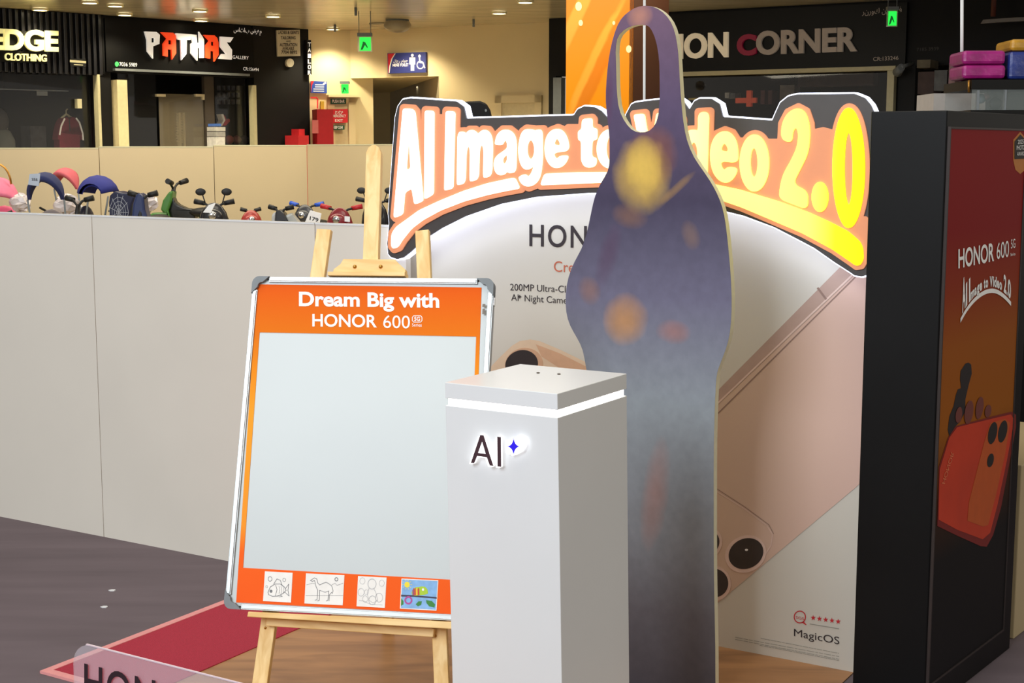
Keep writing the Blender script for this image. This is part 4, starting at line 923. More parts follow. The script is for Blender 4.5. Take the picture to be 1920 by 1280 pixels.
# notices on the black column
t = board_thing('notice_board', 'white notice about ladies and gents tailoring on the black column', 'notice', W1, [(517, 57), (560, 56), (561, 105), (519, 106)], 0.0, 0.02, M('notice_paper', (196, 190, 170), 0.6))
rowsn = [('LADIES & GENTS', 64, 519, 558), ('TAILORING', 74, 524, 552), ('AND', 79, 534, 543), ('ALTERATION', 87, 522, 555), ('AVAILABLE', 94, 527, 549), ('7704 8892', 101, 525, 555)]
d = MB()
for s, y, xa, xb in rowsn: put_text(d, W1, s, (xa, y), (xb, y), (xa, y - (6 if s != 'AND' else 3)), bold=0.03, off=0.022)
d.done('lettering', m_darkprint, t)
tag(MB().ell(W1, 541, 118, 7, 8, 0.0, 0.03).done('round_plate', M('plate_cream', (196, 190, 170), 0.6)), 'round pale plate below the tailoring notice', 'plate')
slabthing('tailor_sign', 'narrow vertical sign reading TAILOR at the black column edge', 'sign', W1, 570, 75, 579, 140, 0.0, 0.05, m_blackp)
t = None
d = MB()
for i, ch in enumerate('TAILOR'): put_text(d, W1, ch, (571.5, 88 + i * 10.5), (577.5, 88 + i * 10.5), (571.5, 80 + i * 10.5), bold=0.02, off=0.052)
o = d.done('lettering', m_wl); ts = bpy.data.objects['tailor_sign']; o.parent = ts; o.location = WL['lettering' if False else o.name] - WL['tailor_sign']
t = thing('collection_box', 'two small red boxes stacked in front of the black column', 'box', W1.P(X(W1, 543), 0, 0.15))
MB().slabpx(W1, 532, 254, 555, 420, 0.02, 0.25).done('stand', m_red, t); MB().slabpx(W1, 541, 242, 552, 254, 0.05, 0.18).done('top_box', m_red, t)

# ------------------------------------------------------------------ exit corner
m_grn = M('green_lit_panel', (30, 220, 70), 0.4, em=1.3); m_grf = glass('exit_frame_acrylic', (220, 235, 200), 0.35)
def exit_sign(label, p, wd_, ht, rod_to=None, yaw=0):
    t = thing('exit_sign', label, 'exit sign', p, 'green exit signs')
    pl = PL(p - Vector((wd_ / 2, 0, 0)), (1, yaw, 0))
    MB().slab(pl, 0, ht * 0.92, wd_, ht * 1.12, -0.03, 0.03).done('housing', m_grey, t)
    MB().slab(pl, 0.0, 0, wd_, ht * 0.92, -0.004, 0.004).done('acrylic_panel', m_grf, t)
    MB().slab(pl, wd_ * 0.14, ht * 0.06, wd_ * 0.9, ht * 0.86, 0.0045, 0.006).done('lit_face', m_grn, t)
    d = MB().poly(pl, [(wd_ * .2, ht * .12), (wd_ * .34, ht * .12), (wd_ * .5, ht * .4), (wd_ * .66, ht * .2), (wd_ * .7, ht * .28), (wd_ * .52, ht * .58), (wd_ * .36, ht * .62), (wd_ * .34, ht * .5)], 0.0065)
    put_text(d, pl, 'EXIT', (0, 0), (1, 0), (0, 1)) if False else None
    d.done('running_figure', M('dark_green_print', (10, 120, 50), 0.5, em=0.3), t)
    if rod_to:
        for k in (0.1, 0.9): MB().tube([pl.P(wd_ * k, ht * 1.1), Vector((pl.P(wd_ * k, 0).x, pl.P(wd_ * k, 0).y, rod_to))], 0.004, 6).done('rod', m_grey, t)
    return t
exit_sign('green exit sign hanging from the ceiling above the blue toilet sign', aty(684.5, 97, 13.0), 27 * 13 / F, 0.145, ZC)
exit_sign('green exit sign standing over the emergency exit door', W2.at(643, 177, 0.1), 0.095, 0.115)
exit_sign('bright green exit sign in front of the FASHION CORNER sign', aty(1672, 50, 11.0), 20 * 11 / F, 0.13, ZC)
m_navy = M('navy_sign', (44, 52, 116), 0.5, em=0.12); m_rs = M('red_sign', (204, 34, 44), 0.5, em=0.1)
t = board_thing('toilet_sign', 'blue and red sign reading MENS TOILET with wheelchair symbol', 'sign', W3, [(729, 100), (801, 98), (801, 136), (730, 138)], 0.0, 0.03, m_navy)
MB().polypx(W3, [(730, 101), (743, 100.5), (737, 110), (733, 124), (732, 137), (731, 137.5)], 0.031).done('red_corner', m_rs, t)
MB().polypx(W3, [(743, 100.5), (745, 100.4), (739, 110), (735, 124), (733.5, 137), (732, 137), (733, 124), (737, 110)], 0.032).done('white_arc', m_wt, t)
T(W3, 'MENS TOILET', (739, 125), (769, 124.3), (739, 120), m_wt, t, bold=0.03, off=0.032)
T(W3, '\u062D\u0645\u0627\u0645 \u0631\u062C\u0627\u0644'[::-1], (740, 117), (768, 116.5), (740, 112), m_wt, t, off=0.032, ref='7')
d = MB().ell(W3, 776, 104, 2.6, 2.9, 0.032).polypx(W3, [(770.5, 108), (781.5, 108), (781.5, 121), (779.5, 121), (779.5, 133), (773, 133), (773, 121), (770.5, 121)], 0.032)
d.done('figure_symbol', m_wt, t)
d = MB().ell(W3, 789.5, 105.5, 2.4, 2.8, 0.032).line(W3, [(789.5, 108), (790, 117), (796, 118), (799, 127)], 2.6, 0.032).ell(W3, 791, 122, 7, 8, 0.032, hole=0.75)
d.done('wheelchair_symbol', m_wt, t)
t = board_thing('direction_sign', 'blue wall sign with white lines beside the black column', 'sign', W2, [(582, 152), (612, 153), (612, 175), (582, 174)], 0.0, 0.03, M('blue_sign', (44, 74, 160), 0.5, em=0.1))
MB().polypx(W2, [(582, 152), (588, 152), (584, 160), (582.5, 174)], 0.031).done('red_corner', m_rs, t)
d = MB()
for y in (159, 163, 167, 171): d.line(W2, [(590 if y < 165 else 587, y), (606, y + .3)], 1.6, 0.032)
d.polypx(W2, [(604, 157), (609, 153), (611, 156), (607, 159)], 0.032); d.done('lettering', m_wt, t)
for (pts, lb, mt, txt) in (([(618, 185), (647, 185), (647, 195), (618, 195.5)], 'upper dark green notice on the exit door', M('dark_green_sign', (24, 80, 56), 0.5), ['PUSH BAR']),
                      ([(617, 205), (650, 204.5), (650, 230), (617, 231)], 'red EMERGENCY EXIT notice on the exit door', m_rs, ['\u0645\u062E\u0631\u062C'[::-1], 'EMERGENCY', 'EXIT']),
                      ([(621, 235), (644, 235), (644, 243), (621, 244)], 'small dark green notice under the red exit notice', M('dark_green_sign', (24, 80, 56), 0.5), ['KEEP CLEAR'])):
    t = board_thing('door_notice', lb, 'sign', W2, pts, 0.045, 0.055, mt)
    d = MB(); xs = (pts[0][0] + 3, pts[1][0] - 3); hh = pts[2][1] - pts[0][1]
    for i, s in enumerate(txt):
        y = pts[0][1] + hh * (i + 0.8) / len(txt); w3 = 0 if len(s) > 6 else 6
        put_text(d, W2, s, (xs[0] + w3, y), (xs[1] - w3, y), (xs[0] + w3, y - hh / len(txt) * 0.6), bold=0.02, off=0.058, ref='H' if ord(s[0]) < 256 else '7')
    d.done('lettering', m_wt, t)
t = thing('fire_cabinet', 'red fire cabinet beside the black column', 'cabinet', W2.P(X(W2, 600), 0, 0.15))
MB().slabpx(W2, 584, 206, 616, 330, 0.03, 0.3).done('cabinet_body', M('fire_red', (176, 26, 36), 0.45), t)
MB().slabpx(W2.sh(0.3), 585, 225, 597, 250, 0.0, 0.005).done('label', M('label_pale', (206, 110, 110), 0.6), t)
d = MB()
d.line(W2, [(582, 183), (592, 183), (594, 186), (594, 203)], 2.5, 0.04); d.done('wall_frame', m_red, t)
slabthing('yellow_tag', 'small mustard tag on the wall above the fire cabinet', 'tag', W2, 600, 190, 607, 205, 0.0, 0.03, M('mustard', (176, 150, 40), 0.6))

# ------------------------------------------------------------------ right shop row
t = thing('shop_sign', 'black shop sign reading FASHION CORNER above the right window', 'shop sign', W4.P(X(W4, 1450), zf4, 0.05))
MB().slab(W4, X(W4, 1100), zf4, X(W4, 1699), ZC - 0.02, 0.0, 0.05).done('panel', m_black, t)
T(W4, 'FASHION', (1160, 115), (1371, 108), (1160, 70), m_cl, t, bold=0.03, off=0.055, thick=0.03)
T(W4, 'C', (1388, 106), (1424, 104.5), (1388, 66), m_cr, t, bold=0.045, off=0.055, thick=0.03, ref='C')
T(W4, 'ORNER', (1424, 104), (1612, 97), (1424, 60), m_cd, t, bold=0.035, off=0.055, thick=0.03)
T(W4, 'CR:133246', (1641, 115), (1688, 112.5), (1641, 108), m_cd, t, off=0.055)
T(W4, '\u0641\u0627\u0634\u0646 \u0643\u0648\u0631\u0646\u0631'[::-1], (1620, 28), (1694, 24), (1620, 18), m_cd, t, off=0.055, ref='7')
T(W4, '7185 3939', (1719, 96), (1760, 94), (1719, 90), M('dim_letters', (60, 60, 60), 0.6), t, off=0.003, ref='7')
MB().slab(W4, X(W4, 1262), zf4 - 0.035, X(W4, 1684), zf4, 0.0, 0.09).done('lower_rail', m_pole, t)
pole('cream frame post right of the FASHION CORNER window', W4, 1668, 126, 1681, 208, m_pole)
pole('grey frame post left of the orange column', W4, 1043, 146, 1058, 215, m_grey)
T2 = W4
tag(MB().slab(W4, X(W4, 1070), 0.02, X(W4, 1668), 2.38, -0.09, -0.08).done('shop_window', m_glass), 'dark shop window under the FASHION CORNER sign', 'window')
IN = W4.sh(-0.7)
slabthing('cross_rack', 'orange cross-shaped rack in the corner shop window', 'rack', IN, 1382, 184, 1420, 193, 0, 0.04, M('orange_rack', (214, 84, 50), 0.6, em=0.1))
o = MB().slabpx(IN, 1403, 170, 1411, 200, 0, 0.045).done('upright', MC['orange_rack']); cr_ = bpy.data.objects['cross_rack']; o.parent = cr_; o.location = WL[o.name] - WL['cross_rack']
for (x0_, y0_, x1_, y1_, cc, lb) in ((1363, 174, 1371, 184, (150, 150, 150), 'small pale box left of the orange cross rack'), (1373, 175, 1382, 184, (90, 92, 96), 'small grey box beside the orange cross rack'), (1295, 184, 1316, 187, (190, 170, 90), 'yellow strip light in the corner shop window'), (1466, 160, 1492, 205, (92, 86, 80), 'pale garment hanging right in the corner shop'), (1430, 170, 1437, 195, (80, 40, 40), 'dark red upright box in the corner shop'), (1444, 170, 1451, 195, (70, 36, 36), 'dark maroon upright box in the corner shop'), (1500, 140, 1640, 160, (50, 34, 30), 'brown shelf row at the right of the corner shop')):
    slabthing('display_item', lb, 'goods', IN, x0_, y0_, x1_, y1_, -0.1, 0.05, M('goods_%d' % x0_, cc, 0.7, var=0.3, scale=14))
tag(MB().ball(W4.at(1282, 158, 0.2), 0.045, 0.045, 0.045).done('glass_ball', m_chrome), 'small shiny ball beside the cutout board edge', 'ornament')
t = thing('spot_lamp', 'small wall spot lamp at the corner shop end', 'lamp', W4.at(1705, 130, 0.1))
MB().tube([W4.at(1690, 137, 0.12), W4.at(1703, 128, 0.2)], [0.04, 0.03], 12).done('lamp_head', m_grey, t); MB().tube([W4.at(1703, 128, 0.2), W4.at(1711, 118, 0.0)], 0.015, 8).done('arm', m_grey, t)
# beauty shop to the far right
for (x0_, y0_, x1_, y1_, cc, lb) in ((1738, 116, 1762, 130, (100, 92, 74), 'brown grille box above the far right shelves'), (1740, 138, 1768, 178, (66, 50, 48), 'dim brown cabinet front on the far right'), (1770, 135, 1792, 172, (92, 94, 96), 'grey carton on the far right shelf'), (1797, 121, 1807, 172, (150, 120, 124), 'pinkish carton standing right of the grey carton')):
    slabthing('shelf_item', lb, 'goods', W4, x0_, y0_, x1_, y1_, 0.05, 0.3 - 0.0001 * x0_ / 100, M('shelf_%d' % x0_, cc, 0.7, var=0.3, scale=10))
KD = PL((0, 6.6, 0), (1, -0.05, 0))
slabthing('white_crate', 'white box standing behind the top of the black cabinet', 'box', PL((0, 7.25, 0), (1, 0, 0)), 1751, 175, 1817, 903, -0.3, 0.0, M('grey_white_box', (176, 170, 164), 0.6))
t = thing('sales_kiosk', 'black sales kiosk with a glass case behind the black cabinet', 'kiosk', KD.P(KD.uv(1880, 300)[0], 0, -0.3))
ka, kb = KD.uv(1820, 200)[0], KD.uv(2050, 200)[0]
MB().slab(KD, ka, KD.uv(1880, 167)[1], kb, KD.uv(1880, 149)[1], -0.5, 0.0).done('shelf', m_black, t)
MB().slab(KD, ka, 0, kb, KD.uv(1880, 206)[1], -0.5, 0.0).done('base', m_black, t)
MB().slab(KD, ka + .005, KD.uv(1880, 206)[1], kb, KD.uv(1880, 167)[1], -0.49, -0.485).done('glass_pane', glass('case_glass', (150, 160, 158), 0.2), t)
MB().slab(KD, ka + .005, KD.uv(1880, 206)[1], kb, KD.uv(1880, 167)[1], -0.01, -0.005).done('glass_pane', glass('case_glass', (150, 160, 158), 0.2), t)
MB().tube([KD.at(1819, 150, -0.02), KD.at(1819, 173, -0.02)], 0.006, 6).done('gold_post', m_brass, t)
MB().slabpx(KD, 1833, 169, 1836, 206, -0.03, -0.004).slabpx(KD, 1885, 168, 1887, 206, -0.03, -0.004).done('case_post', m_grey, t)
for i, (x, y, r, cc, lb) in enumerate(((1862, 182, 9, (150, 170, 176), 'pale bottle shape inside the kiosk case'), (1890, 192, 12, (18, 18, 20), 'black round handbag inside the kiosk case'), (1872, 178, 6, (190, 150, 140), 'pinkish small box inside the kiosk case'))):
    tag(MB().ball(KD.at(x, y, -0.2), r * 6.8 / F, 0.02, r * 6.8 / F).done('case_item', M('case_%d' % i, cc, 0.4)), lb, 'goods')
def bag_(lb, x0_, y0_, x1_, y1_, cc, o0):
    t = thing('packaged_box', lb, 'box', KD.at((x0_ + x1_) / 2, y1_, o0 - 0.1))
    mt = M('bag_%d' % y0_ + '_%d' % x0_, cc, 0.28, var=0.25, scale=14, bump=0.4)
    MB().slabpx(KD, x0_, y0_, x1_, y1_, o0 - 0.25, o0).done('box_body', mt, t, bev=0.015); return t
bag_('upper glossy magenta package on the kiosk shelf', 1808, 94, 1888, 120, (150, 24, 110), -0.02)
bag_('lower glossy magenta package on the kiosk shelf', 1808, 121, 1888, 147, (150, 24, 110), -0.02)
bag_('mustard yellow box at the right edge on the blue box', 1901, 72, 1975, 94, (190, 140, 40), -0.04)
bag_('dark blue box at the right edge on the kiosk shelf', 1898, 95, 1975, 148, (34, 50, 120), -0.04)
tag(MB().tube([KD.at(1837, -60, -0.3), KD.at(1836, 148, -0.3)], 0.008, 8).done('white_pole', m_white), 'thin white upright pole behind the magenta packages', 'pole')
t = thing('track_lamp', 'pale angled lamp bar in the dark upper right corner', 'lamp', W4.at(1890, 40, 0.3))
MB().polypx(W4, [(1862, 43), (1920, 39), (1960, 38), (1960, 44), (1885, 48), (1857, 50)], 0.3, 0.34).done('lamp_bar', M('dim_bar', (120, 116, 112), 0.5), t)
MB().tube([W4.at(1879, 37, 0.32), W4.at(1882, -20, 0.32)], 0.02, 8).done('drop_rod', M('rust_rod', (90, 40, 24), 0.6), t)

# ------------------------------------------------------------------ orange column
OC = PL(Vector((aty(1061, 300, 9.0).x, 9.0, 0)), DA)
wa = X(OC, 1185)
col = thing('mall_column', 'square column wrapped in an orange print with a dark brown side', 'column', OC.P(wa / 2, 0, -0.2))
s0 = OC.uv(1061, 150)[0]
ob = [(s0 + 0.10, 2.55, 0.05, 0.9, -0.5, (216, 140, 52), 0.9), (s0 + 0.2, 2.2, 0.06, 0.5, -0.5, (220, 146, 50), .8), (s0 + 0.30, 2.3, 0.05, 0.9, -0.5, (190, 104, 8), 0.9)]
og2 = grad('orange_column_print', OC, [(1.6, (206, 132, 16)), (2.0, (210, 128, 4)), (2.3, (204, 120, 22)), (2.8, (200, 98, 26))], 'v', em=0.03, rough=0.35, blobs=ob)
MB().slab(OC, s0, 0, wa, ZC, -0.012, 0.0).done('printed_front', og2, col)
d = MB()
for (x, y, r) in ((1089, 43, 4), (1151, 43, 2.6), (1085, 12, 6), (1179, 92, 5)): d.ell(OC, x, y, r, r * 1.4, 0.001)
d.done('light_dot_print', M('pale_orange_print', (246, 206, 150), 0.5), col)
cs0 = OC.P(wa, 0); CB = PL(cs0, DB); cbw = X(CB, 1252)
MB().slab(CB, 0, 0, cbw, ZC, -0.02, 0.0).done('brown_side', M('dark_brown_side', (72, 38, 14), 0.5), col)
MB().hexa([OC.P(s0, 0, -0.012), OC.P(wa - 0.02, 0, -0.012), CB.P(cbw, 0, -0.02), CB.P(cbw, 0, -0.02) + (OC.P(s0, 0) - OC.P(wa, 0))] + [q + UP * ZC for q in (OC.P(s0, 0, -0.012), OC.P(wa - 0.02, 0, -0.012), CB.P(cbw, 0, -0.02), CB.P(cbw, 0, -0.02) + (OC.P(s0, 0) - OC.P(wa, 0)))]).done('core', m_blackp, col)
tag(MB().tube([aty(1208.5, -60, 7.5), aty(1208, 200, 7.5)] + [Vector((aty(1208, 200, 7.5).x, 7.5, 0))], 0.007, 8).done('white_pole', m_white), 'thin white pole seen through the face hole in front of the column', 'pole')
t = thing('vending_machine', 'black rounded machine top showing above the lit sign', 'machine', aty(890, 400, 8.6) * 1)
KB = PL((0, 8.6, 0), (1, 0, 0)); bz = KB.uv(890, 188)[1]
WL[t.name] = Vector((KB.uv(885, 300)[0], 8.6, 0)); t.location = WL[t.name]
MB().polypx(KB, [(840, 192), (900, 189), (912, 194), (918, 204), (921, 218), (921, 806), (840, 806)], -0.4, 0.0).done('housing', m_black, t, bev=0.01)
MB().ell(KB, 911, 207, 2, 2.5, 0.0, 0.004).done('indicator', m_grey, t)

# ------------------------------------------------------------------ ceiling fittings
dl = [(75, 15.5), (216, 8), (234, 25), (375, 18), (377, 36), (512, 28), (168, 2), (624, 52), (753, 47), (936, 22), (985, 1), (700, -12), (560, -10)]
names = ['at the far left over the ribbed sign', 'in the back row over the gap between the left shops', 'close to the PATHAS sign left end', 'above the PATHAS sign, farther forward', 'right against the top of the PATHAS sign', 'above the tailoring notice', 'cut by the picture top at left', 'over the emergency exit corner', 'beside the ceiling dome over the toilet sign', 'over the cream back wall at right', 'at the picture top next to the orange column', 'just above the picture top over the corridor', 'just above the picture top over the left column']
m_dl = M('downlight_lens', (255, 244, 210), 0.5, em=9.0); m_ring = M('downlight_ring', (236, 226, 180), 0.4)
for i, (x, y) in enumerate(dl):
    p = atz(x, y, ZC)
    t = thing('downlight', 'round ceiling downlight ' + names[i], 'ceiling light', p, 'round ceiling downlights')
    pl = PL(p, (1, 0, 0), (0, -1, 0)); r = 0.058
    rg = [(r * math.cos(k * math.pi / 12), r * math.sin(k * math.pi / 12)) for k in range(24)]
    MB().poly(pl, [(a * 1.2, c * 1.2) for a, c in rg], 0.001, 0.02, [rg]).done('trim_ring', m_ring, t)
    MB().poly(pl, rg, 0.0, 0.016).done('lens', m_dl, t)
    l = bpy.data.lights.new('downlight_lamp', 'SPOT'); l.energy = 60; l.spot_size = 2.2; l.spot_blend = 0.6; l.color = (1.0, 0.86, 0.58); l.shadow_soft_size = 0.08
    o = bpy.data.objects.new('downlight_lamp', l); C.objects.link(o); o.parent = t; o.location = (0, 0, -0.04)
t = thing('ceiling_camera', 'grey dome camera on the ceiling above the exit sign', 'camera', atz(745, 38, ZC))
p = atz(745, 37, ZC); MB().tube([p, p - UP * 0.04], [0.11, 0.11], 20).done('mount', m_grey, t); MB().ball(p - UP * 0.05, 0.13, 0.13, 0.07).done('dome', M('dome_grey', (150, 140, 120), 0.3), t)
p = atz(717, 44, ZC); tag(MB().tube([p, p - UP * 0.02], [0.13, 0.12], 20).done('speaker_grille', M('speaker_beige', (176, 166, 140), 0.5)), 'flat round ceiling speaker left of the dome camera', 'speaker')
for i, (x, y) in enumerate(((667, 14), (888, 36), (628, 46))):
    p = atz(x, y, ZC); tag(MB().tube([p, p - UP * 0.07], 0.012, 8).done('sprinkler', m_grey), 'ceiling sprinkler ' + ['near the picture top left of the exit sign rods', 'toward the right over the cream wall', 'over the emergency exit corner'][i], 'sprinkler')

# ------------------------------------------------------------------ beige rear partition and the toy ride area
zr = 1.7
rp_ = [aty(-260, 300, 9.6), aty(186, 300, 9.7), aty(401, 300, 9.8), aty(576, 300, 9.95), aty(800, 300, 9.1)]
lbls = ['beige rear partition panel at the far left behind the strollers', 'beige rear partition panel behind the scooters', 'beige rear partition panel left of the fold', 'greenish beige rear partition panel right of the fold']
for i in range(4):
    a, c = fl(rp_[i]), fl(rp_[i + 1]); pl = PL(a, c - a); L2 = (c - a).length
    tp = pl.uv(*( (60, 279), (300, 276.5), (480, 274), (660, 272.5))[i])[1]
    t = thing('rear_partition', lbls[i], 'barrier', pl.P(L2 / 2, 0, -0.02), 'beige partition panels behind the toys')
    MB().slab(pl, 0.002, 0, L2 - 0.002, tp, -0.03, 0).done('board', m_barrier2, t)
    MB().slab(pl, 0.002, tp, L2 - 0.002, tp + 0.008, -0.032, 0.002).done('top_edge', m_pole, t)
DKZ = 1.0
dk = tag(MB().box((-2.47, 8.1, DKZ / 2), 3.6, 1.8, DKZ).done('display_platform', m_barrier2, bev=0.01), 'raised platform carrying the toy vehicles behind the white partition', 'platform')
YB = 8.3
def hp(px, py, Y=YB): return aty(px, py, Y)
def local(px, py, Y, hz, yaw):
    """frame standing on the platform whose height hz reaches the pixel"""
    p = aty(px, py, Y); s = (p.z - DKZ) / hz
    return Matrix.Translation((p.x, p.y, DKZ)) @ Matrix.Rotation(yaw, 4, 'Z') @ Matrix.Scale(s, 4), Vector((p.x, p.y, DKZ))
def wheel(mb, x, y, r, w_):
    v = []; n = 20
    for k in range(n):
        t = 2 * math.pi * k / n
        for (rr_, yy) in ((r, -w_ / 2), (r, w_ / 2), (r * .55, w_ / 2), (r * .55, -w_ / 2)): v.append((x + rr_ * math.cos(t), y + yy, r + rr_ * math.sin(t)))
    f = [(k * 4 + j, k * 4 + (j + 1) % 4, ((k + 1) % n) * 4 + (j + 1) % 4, ((k + 1) % n) * 4 + j) for k in range(n) for j in range(4)]
    return mb.add(v, f, True)
def toy(name, label, cat, px, py, Y, yaw, body, grips=None, mirrors=False, style='scooter', plate=None, spread=0.2, hz=0.78, sil=()):
    hz -= 0.06
    Mx, base = local(px, py, Y, hz, yaw); t = thing(name, label, cat, base, 'toy ride-on vehicles')
    mb_ = M('toy_' + '_'.join(map(str, body)), body, 0.35, coat=0.3)
    g = M('grip_' + '_'.join(map(str, grips)), grips, 0.4) if grips else m_rub
    for x in (0.16, -0.42): wheel(MB(), x, 0, 0.11, 0.07).xf(Mx).done('wheel', m_rub, t)
    MB().tube([(0.16, 0, 0.11), (0.06, 0, 0.6), (0.03, 0, hz - 0.03)], [0.022, 0.022, 0.02], 8).xf(Mx).done('steering_column', m_rub, t)
    h = MB().tube([(0.0, -spread, hz + 0.02), (0.03, -spread * .55, hz), (0.035, 0, hz - 0.05), (0.03, spread * .55, hz), (0.0, spread, hz + 0.02)], 0.012, 8).xf(Mx).done('handlebar', m_rub, t)
    for s in (-1, 1):
        MB().tube([(0.005, s * spread * .7, hz + 0.01), (-0.01, s * (spread + .06), hz + 0.03)], [0.022, 0.027], 8).xf(Mx).done('grip', g, h)
        if mirrors:
            MB().tube([(0.03, s * spread * .6, hz), (0.03, s * spread * .8, hz + 0.09)], 0.006, 6).ball((0.03, s * spread * .95, hz + 0.12), 0.012, 0.05, 0.035).xf(Mx).done('mirror', m_rub, h)
    SL = PL(Vector((0, Y, 0)), (1, 0, 0))
    for nm2, cc2, pts2, th2 in sil:
        MB().polypx(SL, [(x / 2.56, 240 + y / 2.56) for x, y in pts2], -th2 / 2, th2 / 2).done(nm2, M('fairing_' + '_'.join(map(str, cc2)), cc2, 0.4, coat=0.2), t, bev=0.012)
    if style in ('scooter', 'bike') and not sil:
        MB().ball((0.05, 0, 0.5), 0.07, 0.15, 0.24).xf(Mx).done('front_shield', mb_, t)
        MB().ball((0.11, 0, hz - 0.12), 0.05, 0.1, 0.08).xf(Mx).done('headlight_cowl', mb_, t)
        MB().ball((0.15, 0, hz - 0.1), 0.02, 0.04, 0.04).xf(Mx).done('headlight', m_chrome, t)
    MB().box((-0.15, 0, 0.17), 0.5, 0.16, 0.06).xf(Mx).done('footboard', mb_, t, bev=0.01)
    MB().ball((-0.38, 0, 0.33), 0.2, 0.1, 0.17).xf(Mx).done('rear_body', mb_, t)
    MB().ball((-0.34, 0, 0.5), 0.2, 0.09, 0.05).xf(Mx).done('seat', m_rub, t)
    if plate:
        P_ = PL(aty(plate[0], plate[1], Y - 0.22), (1, -0.1, 0))
        q = MB().polypx(P_, plate[2], 0.0, 0.006).done('number_plate', m_wt, t)
        if plate[3]: lettering('lettering', P_, plate[3], plate[4], plate[5], plate[6], m_rub, q, bold=0.02, off=0.008, ref='1')
    return t
import math as _m
YW = -1.72
toy('toy_scooter', 'dark blue toy scooter between the web-patterned stroller and the green scooter', 'toy scooter', 268, 368, 7.75, YW, (30, 44, 96), spread=0.07, sil=[('front_fairing', (30, 46, 92), [(640,440),(648,360),(662,318),(682,308),(700,330),(706,390),(722,440)], 0.1)])
tg = toy('toy_scooter', 'tall green toy scooter with black seat', 'toy scooter', 331, 345, 8.7, -0.4 + math.pi, (60, 120, 50), spread=0.09, hz=0.82, sil=[('leg_shield', (66, 118, 50), [(780,392),(792,345),(822,303),(840,300),(834,350),(818,395),(830,450),(700,450),(706,424),(744,405),(796,404)], 0.12), ('seat_body', (24, 26, 26), [(838,330),(846,352),(864,368),(900,384),(950,390),(1000,380),(1000,396),(950,410),(935,455),(836,455),(822,396)], 0.09)])
toy('toy_motorbike', 'black toy motorbike with two round mirrors and a white paper', 'toy motorbike', 402, 383, 7.75, YW + .2, (28, 28, 32), mirrors=True, spread=0.13, plate=(397, 393, [(392, 384), (405, 380), (396, 399), (381, 398)], '', 0, 0, 0))
toy('toy_motorbike', 'low red toy motorbike right of the mirrored one', 'toy motorbike', 470, 396, 8.55, -1.3, (150, 40, 34), spread=0.07)
toy('toy_scooter', 'grey and white toy scooter left of the plate 179', 'toy scooter', 527, 393, 7.7, YW, (196, 196, 196), spread=0.07, sil=[('front_fairing', (40, 42, 48), [(1328,396),(1350,388),(1372,410),(1402,470),(1322,470)], 0.1), ('side_fairing', (188, 188, 186), [(1308,412),(1330,398),(1324,470),(1306,470)], 0.06), ('rear_fairing', (168, 170, 166), [(1370,420),(1402,404),(1440,450),(1446,470),(1400,470)], 0.08)])
toy('toy_motorbike', 'toy motorbike with blue grips and white number plate 179', 'toy motorbike', 575, 386, 8.45, YW - 0.15, (40, 42, 50), grips=(30, 80, 190), spread=0.15, plate=(590, 410, [(582, 394), (603, 400), (599, 421), (571, 419)], '179', (581, 412), (597, 416), (582, 405)))
tr_ = toy('toy_motorbike', 'dark red toy motorbike numbered 1 with a red grip', 'toy motorbike', 640, 392, 7.7, YW - 0.1, (130, 16, 30), grips=(190, 30, 40), spread=0.16)
P_ = PL(aty(650, 410, 7.46), (1, -0.1, 0)); lettering('lettering', P_, '1', (646, 415), (656, 416), (646, 405), m_wt, tr_, off=0.0, ref='1')
toy('toy_motorbike', 'black toy motorbike with mirrors half hidden behind the easel mast', 'toy motorbike', 705, 378, 8.45, YW, (24, 22, 26), mirrors=True, spread=0.16)
toy('kick_scooter', 'slim teal kick scooter between the two hooded strollers', 'kick scooter', 149, 377, 7.62, YW, (40, 90, 90), style='kick', spread=0.07)
def hood(Mx, r, a0, a1, wd_, mat, par, nm_='hood', tm=math.pi / 2, tk=0.8):
    d = MB(); n, m = 14, 8; vs = []
    for j in range(m + 1):
        ph = a0 + (a1 - a0) * j / m
        for k in range(n + 1):
            th = -tm + 2 * tm * k / n
            vs.append((r * math.cos(th) * math.cos(ph), wd_ * math.sin(th), r * math.cos(th) * math.sin(ph)))
    k2 = len(vs); vs += [(x * tk, y * tk, z * tk) for x, y, z in vs]; f = []
    for j in range(m):
        for k in range(n):
            a = j * (n + 1) + k; b_ = a + 1; c_ = b_ + n + 1; e = a + n + 1; f += [(a, b_, c_, e), (a + k2, e + k2, c_ + k2, b_ + k2)]
    for k in range(n):
        a = k; f.append((a, a + k2, a + 1 + k2, a + 1)); a = m * (n + 1) + k; f.append((a, a + 1, a + 1 + k2, a + k2))
    return d.add(vs, f, True).xf(Mx).done(nm_, mat, par)
